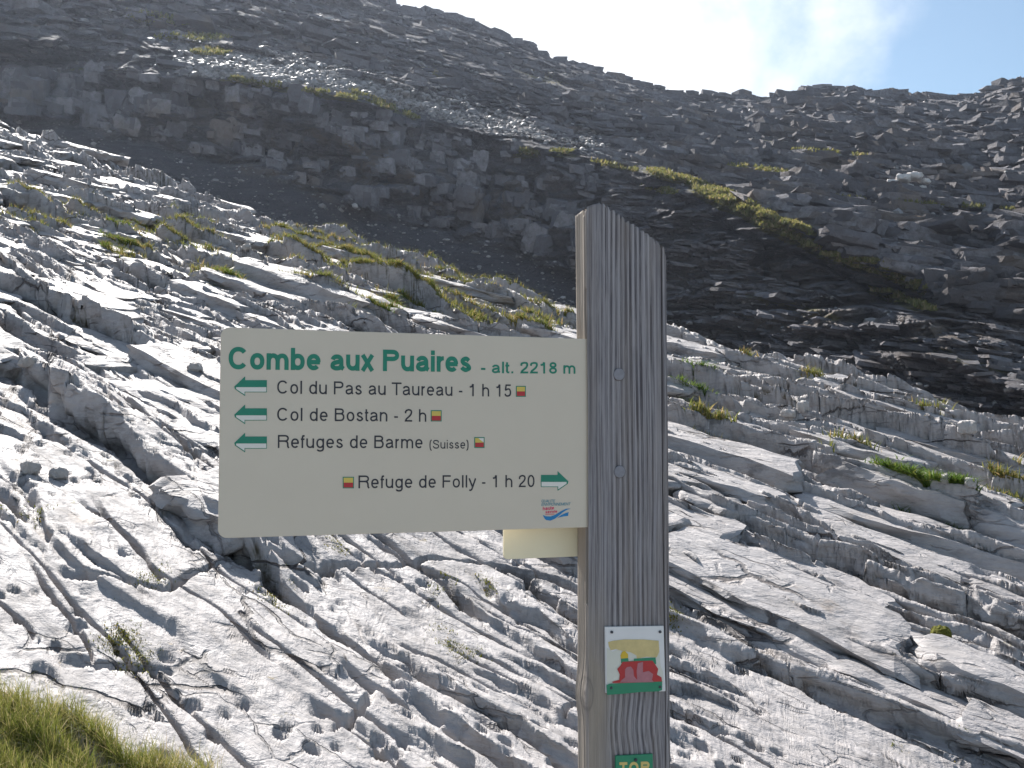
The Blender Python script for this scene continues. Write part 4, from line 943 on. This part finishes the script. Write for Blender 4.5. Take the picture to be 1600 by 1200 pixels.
def scatter_px(n_, polys, seed, thr=0., tufts=None):
    """random picture positions inside ellipses, carried onto the ground"""
    r = np.random.default_rng(seed); out_ = []
    ar = np.array([q_[2]*q_[3]*(q_[5] if len(q_) > 5 else 1) for q_ in polys], float); ar /= ar.sum()
    for q_, fr in zip(polys, ar):
        m_ = int(n_*fr)+1; a_ = r.random(m_)*6.283; rr_ = np.sqrt(r.random(m_)); c_, s_ = math.cos(math.radians(q_[4])), math.sin(math.radians(q_[4]))
        dx, dy = rr_*np.cos(a_)*q_[2], rr_*np.sin(a_)*q_[3]; out_.append(np.stack([q_[0]+dx*c_-dy*s_, q_[1]+dx*s_+dy*c_], -1))
    pp_ = np.concatenate(out_); P_ = hit(pp_[:, 0], pp_[:, 1]); P_ = P_[~np.isnan(P_[:, 0])]
    P_[:, 0] += r.normal(0, .03, len(P_)); P_[:, 1] += r.normal(0, .06, len(P_)); P_[:, 2] = ground(P_[:, 0], P_[:, 1])
    P_ = P_[np.abs(ground(P_[:, 0], P_[:, 1]+.04)-ground(P_[:, 0], P_[:, 1]-.04)) < .10]
    m_ = perlin(P_[:, 0]*3.1, P_[:, 1]*3.1, 301)+.5*perlin(P_[:, 0]*9, P_[:, 1]*9, 303)+thr > r.uniform(-.25, .25, len(P_))
    return P_[m_]
# foreground turf, lower left corner: a low mound with long blades
mu, mv = [], []
rr_ = np.random.default_rng(5); nb_ = 26000
gxp = rr_.uniform(-60, 330, nb_); gyp = rr_.uniform(1075, 1420, nb_)
lim = np.interp(gxp, [-60, 0, 60, 130, 170, 185, 240, 330], [1090, 1092, 1104, 1128, 1160, 1190, 1192, 1215])+8*perlin(gxp*.05, gxp*0+.5, 305)
ok = gyp > lim; Pq = hit(gxp[ok], gyp[ok]+0); Pq = Pq[~np.isnan(Pq[:, 0])]
Pq[:, :2] += rr_.normal(0, .012, (len(Pq), 2)); Pq[:, 2] = ground(Pq[:, 0], Pq[:, 1])+.01
gx2 = rr_.uniform(150, 345, 1500); P2_ = hit(gx2, rr_.uniform(1180, 1300, 1500)); P2_ = P2_[~np.isnan(P2_[:, 0])]
P2_ = P2_[perlin(P2_[:, 0]*8, P2_[:, 1]*8, 307) > .12]; P2_[:, 2] = ground(P2_[:, 0], P2_[:, 1])
blades('dry_grass', P2_, .07, .0014, M_DRY, 8, 'thin dry brown grass stems fringing the foreground turf', 'dry grass', .6, 3)
blades('grass', Pq, .085, .0021, M_GR1, 6, 'long green and straw grass in the lower left corner of the rock', 'grass', .55, 4)
# patches on the ledges
Pg = scatter_px(70000, LED, 21, .5)
blades('ledge_grass', Pg, .105, .013, M_GR2, 22, 'tawny and green grass growing between the upper limestone ledges', 'grass', .6, 3)
HRB = [(1085, 605, 28, 8, 8, 1.6), (1450, 760, 62, 9, 12, 1.6), (1400, 743, 30, 6, 15, 1.2), (1490, 773, 40, 8, 15, 1), (185, 387, 30, 8, 12, 1.2), (350, 436, 24, 7, 0, 1.2), (605, 482, 28, 8, 0, 1.2), (180, 370, 24, 6, 10, 1)]
blades('green_herbs', scatter_px(14000, HRB, 35, .6), .09, .014, M_HERB, 36, 'fresh green herb mats filling hollows between the ledges', 'herbs', .9, 2)
MOS = [(185, 1003, 22, 7, 10, 1.2), (213, 1035, 10, 9, 30, 1), (700, 1000, 30, 5, 38, 1), (735, 1018, 10, 5, 40, 1), (420, 935, 20, 6, 20, .6), (440, 943, 22, 5, 20, .6), (240, 905, 22, 8, 0, .5), (690, 925, 9, 12, 10, .8), (762, 915, 16, 3, 5, .6), (530, 855, 16, 6, 40, .8),
       (1048, 955, 10, 8, 0, 1), (1385, 1148, 14, 5, 20, .6), (1510, 1175, 14, 5, 20, .6), (40, 802, 30, 6, 10, .6), (200, 389, 26, 8, 10, 1.4), (350, 437, 24, 7, 0, 1.3), (610, 482, 26, 8, 0, 1.3), (180, 372, 20, 6, 10, 1)]
Pm = scatter_px(15000, MOS, 31, .25)
blades('moss', Pm, .016, .007, M_MOSS, 32, 'small green moss and herb patches in the cracks of the pavement', 'moss', .8, 2)

# turf on the mountain lips
mp_ = []
for q_ in MT:
    m_ = int(q_[2]*q_[3]*q_[5]*4.5); a_ = rng.random(m_)*6.283; rr2 = np.sqrt(rng.random(m_)); c_, s_ = math.cos(math.radians(q_[4])), math.sin(math.radians(q_[4]))
    dx, dy = rr2*np.cos(a_)*q_[2], rr2*np.sin(a_)*q_[3]; mp_.append(np.stack([q_[0]+dx*c_-dy*s_, q_[1]+dx*s_+dy*c_], -1))
mp_ = np.concatenate(mp_); mp_ = mp_[fbm(mp_[:, 0]*.03, mp_[:, 1]*.06, 3, 403) > -.22]; Pt, _ = mount_at(mp_[:, 0], mp_[:, 1]); Pt = Pt+rng.normal(0, .15, Pt.shape)*[1, 1, 0]+[0, -.4, .1]
M_GR3 = grass_mat('mountain_turf', (.13, .145, .035), (.23, .20, .065), (.33, .26, .12))
blades('mountain_turf', Pt, .42, .30, M_GR3, 44, 'yellow green turf bands along the dark mountain ledges', 'turf', .5, 2)

# ------------------------------------------------------------------ thin haze added over the whole combe to imitate the glare veil
bm = bmesh.new(); bmesh.ops.create_cube(bm, size=1); m_ = bpy.data.meshes.new('haze'); bm.to_mesh(m_); bm.free()
hz = link('haze', m_); hz.location = (0, 0, 45); hz.scale = (1900, 1900, 250); tag(hz, kind='stuff')
hm = bpy.data.materials.new('haze_air'); hm.use_nodes = True; hn = hm.node_tree.nodes; hn.clear()
ho = hn.new('ShaderNodeOutputMaterial'); hv = hn.new('ShaderNodeVolumePrincipled'); hv.inputs['Density'].default_value = .00015; hv.inputs['Color'].default_value = (.70, .80, 1, 1); hv.inputs['Anisotropy'].default_value = .55
hm.node_tree.links.new(hv.outputs[0], ho.inputs['Volume']); m_.materials.append(hm)

# ------------------------------------------------------------------ countable small things
k = NT('pale_stone'); c = k.mix(k.noise(k.pos(obj=True), 2.5, 6, .6), (.42, .39, .37, 1), (.60, .57, .55, 1)); M_PALE = k.fin(c, .7, k.bump(k.noise(k.pos(obj=True), 4, 6, .65), .1, .6), .3)
def stone(px, py, w_px, h_px, label, i, cat='stone'):
    P_ = hit(px, py)[0]
    if np.isnan(P_[0]): print('no ground', label); return
    m_ = rock_mesh('loose_stone', 7, 6, 5, 400+i, 3.2, .2, mat=M_PALE); sc_ = P_[1]/1600
    o_ = link('loose_stone', m_); o_.location = (P_[0], P_[1], P_[2]+h_px*sc_*.35); o_.scale = (w_px*sc_/2, w_px*sc_/2*.8, h_px*sc_/2); o_.rotation_euler = (rnd.uniform(-.2, .2), rnd.uniform(-.2, .2), rnd.uniform(-.5, .5))
    return tag(o_, label, cat, 'loose stones lying on the ledges')
stone(1478, 772, 14, 16, 'small pale stone lying in the green moss strip right of the post', 0)
stone(1517, 772, 18, 16, 'pale block beside the end of the green moss strip', 1)
stone(1473, 1030, 16, 18, 'small pale stone standing under the long dark overhang at lower right', 2)
stone(1255, 648, 18, 18, 'pointed stone perched among the flat slabs right of the post', 3)
stone(1232, 652, 22, 12, 'rounded stone beside the pointed stone on the slabs', 4)
stone(1512, 718, 28, 22, 'rounded brown boulder at the foot of the right crest', 5)
stone(45, 585, 30, 16, 'rounded stone under the long ledge at the left edge', 6)
stone(48, 740, 28, 22, 'rounded stone in the hollow below the left ledges', 7)
stone(92, 748, 26, 20, 'squat stone beside the hollow below the left ledges', 8)
stone(305, 583, 22, 16, 'round stone at the ledge foot just left of the board', 9)
stone(385, 408, 14, 9, 'small round stone above the ledges left of the post', 10)
# moss cushion and cairn
P_ = hit(1468, 1000)[0]
bm = bmesh.new(); bmesh.ops.create_icosphere(bm, subdivisions=4, radius=1)
for v_ in bm.verts:
    v_.co *= 1+.16*float(perlin(np.float32(v_.co.x*3), np.float32(v_.co.y*3+v_.co.z*2), 311))+.08*rnd.random(); v_.co.z *= .75
m_ = bpy.data.meshes.new('moss_cushion'); bm.to_mesh(m_); bm.free(); m_.materials.append(simple('cushion_green', (.10, .10, .02), .9, .1, .5, 9))
mc = link('moss_cushion', m_); s_ = P_[1]/1600*15; mc.location = (P_[0], P_[1]-.02, P_[2]+s_*.7); mc.scale = (s_, s_, s_); tag(mc, 'round green moss cushion bulging from the right hand ledge', 'moss cushion')
ci_ = np.searchsorted(pxs, 1592); ct = P[0, ci_] if False else PM[nb, ci_]
cairn = bpy.data.objects.new('cairn', None); COL.objects.link(cairn); cairn.location = Vector(ct.tolist()); tag(cairn, 'tiny stone cairn on the skyline at the far right', 'cairn')
for i, (w1, z1) in enumerate(((.62, -.1), (.5, .35), (.36, .75), (.2, 1.05))):
    o_ = link('stone', ST[i], cairn); o_.location = (rnd.uniform(-.06, .06), 0, z1); o_.scale = (w1, w1, .27); o_.rotation_euler.z = i
# pale outcrop on the far right slope
oc = bpy.data.objects.new('boulder_outcrop', None); COL.objects.link(oc)
p1, _ = mount_at(np.array([1400.]), np.array([292.])); oc.location = p1[0].tolist(); tag(oc, 'pale rounded boulders piled on the far right mountainside', 'boulders')
for i, (dx, dz, w1) in enumerate(((-16, 0, 16), (0, -6, 20), (18, -10, 18), (34, -2, 14), (8, 6, 14), (-8, 10, 12), (30, 8, 10))):
    o_ = link('boulder', rock_mesh('boulder', 6, 5, 4, 500+i, 3.2, .2, mat=M_PALE), oc); q_ = p1[0][1]/1600
    o_.location = (dx*q_, -1.5-rnd.random(), -dz*q_); o_.scale = (w1*q_*.6, w1*q_*.6, w1*q_*.32); o_.rotation_euler = (0, .15, rnd.uniform(-.4, .4))
bpy.context.view_layer.update()
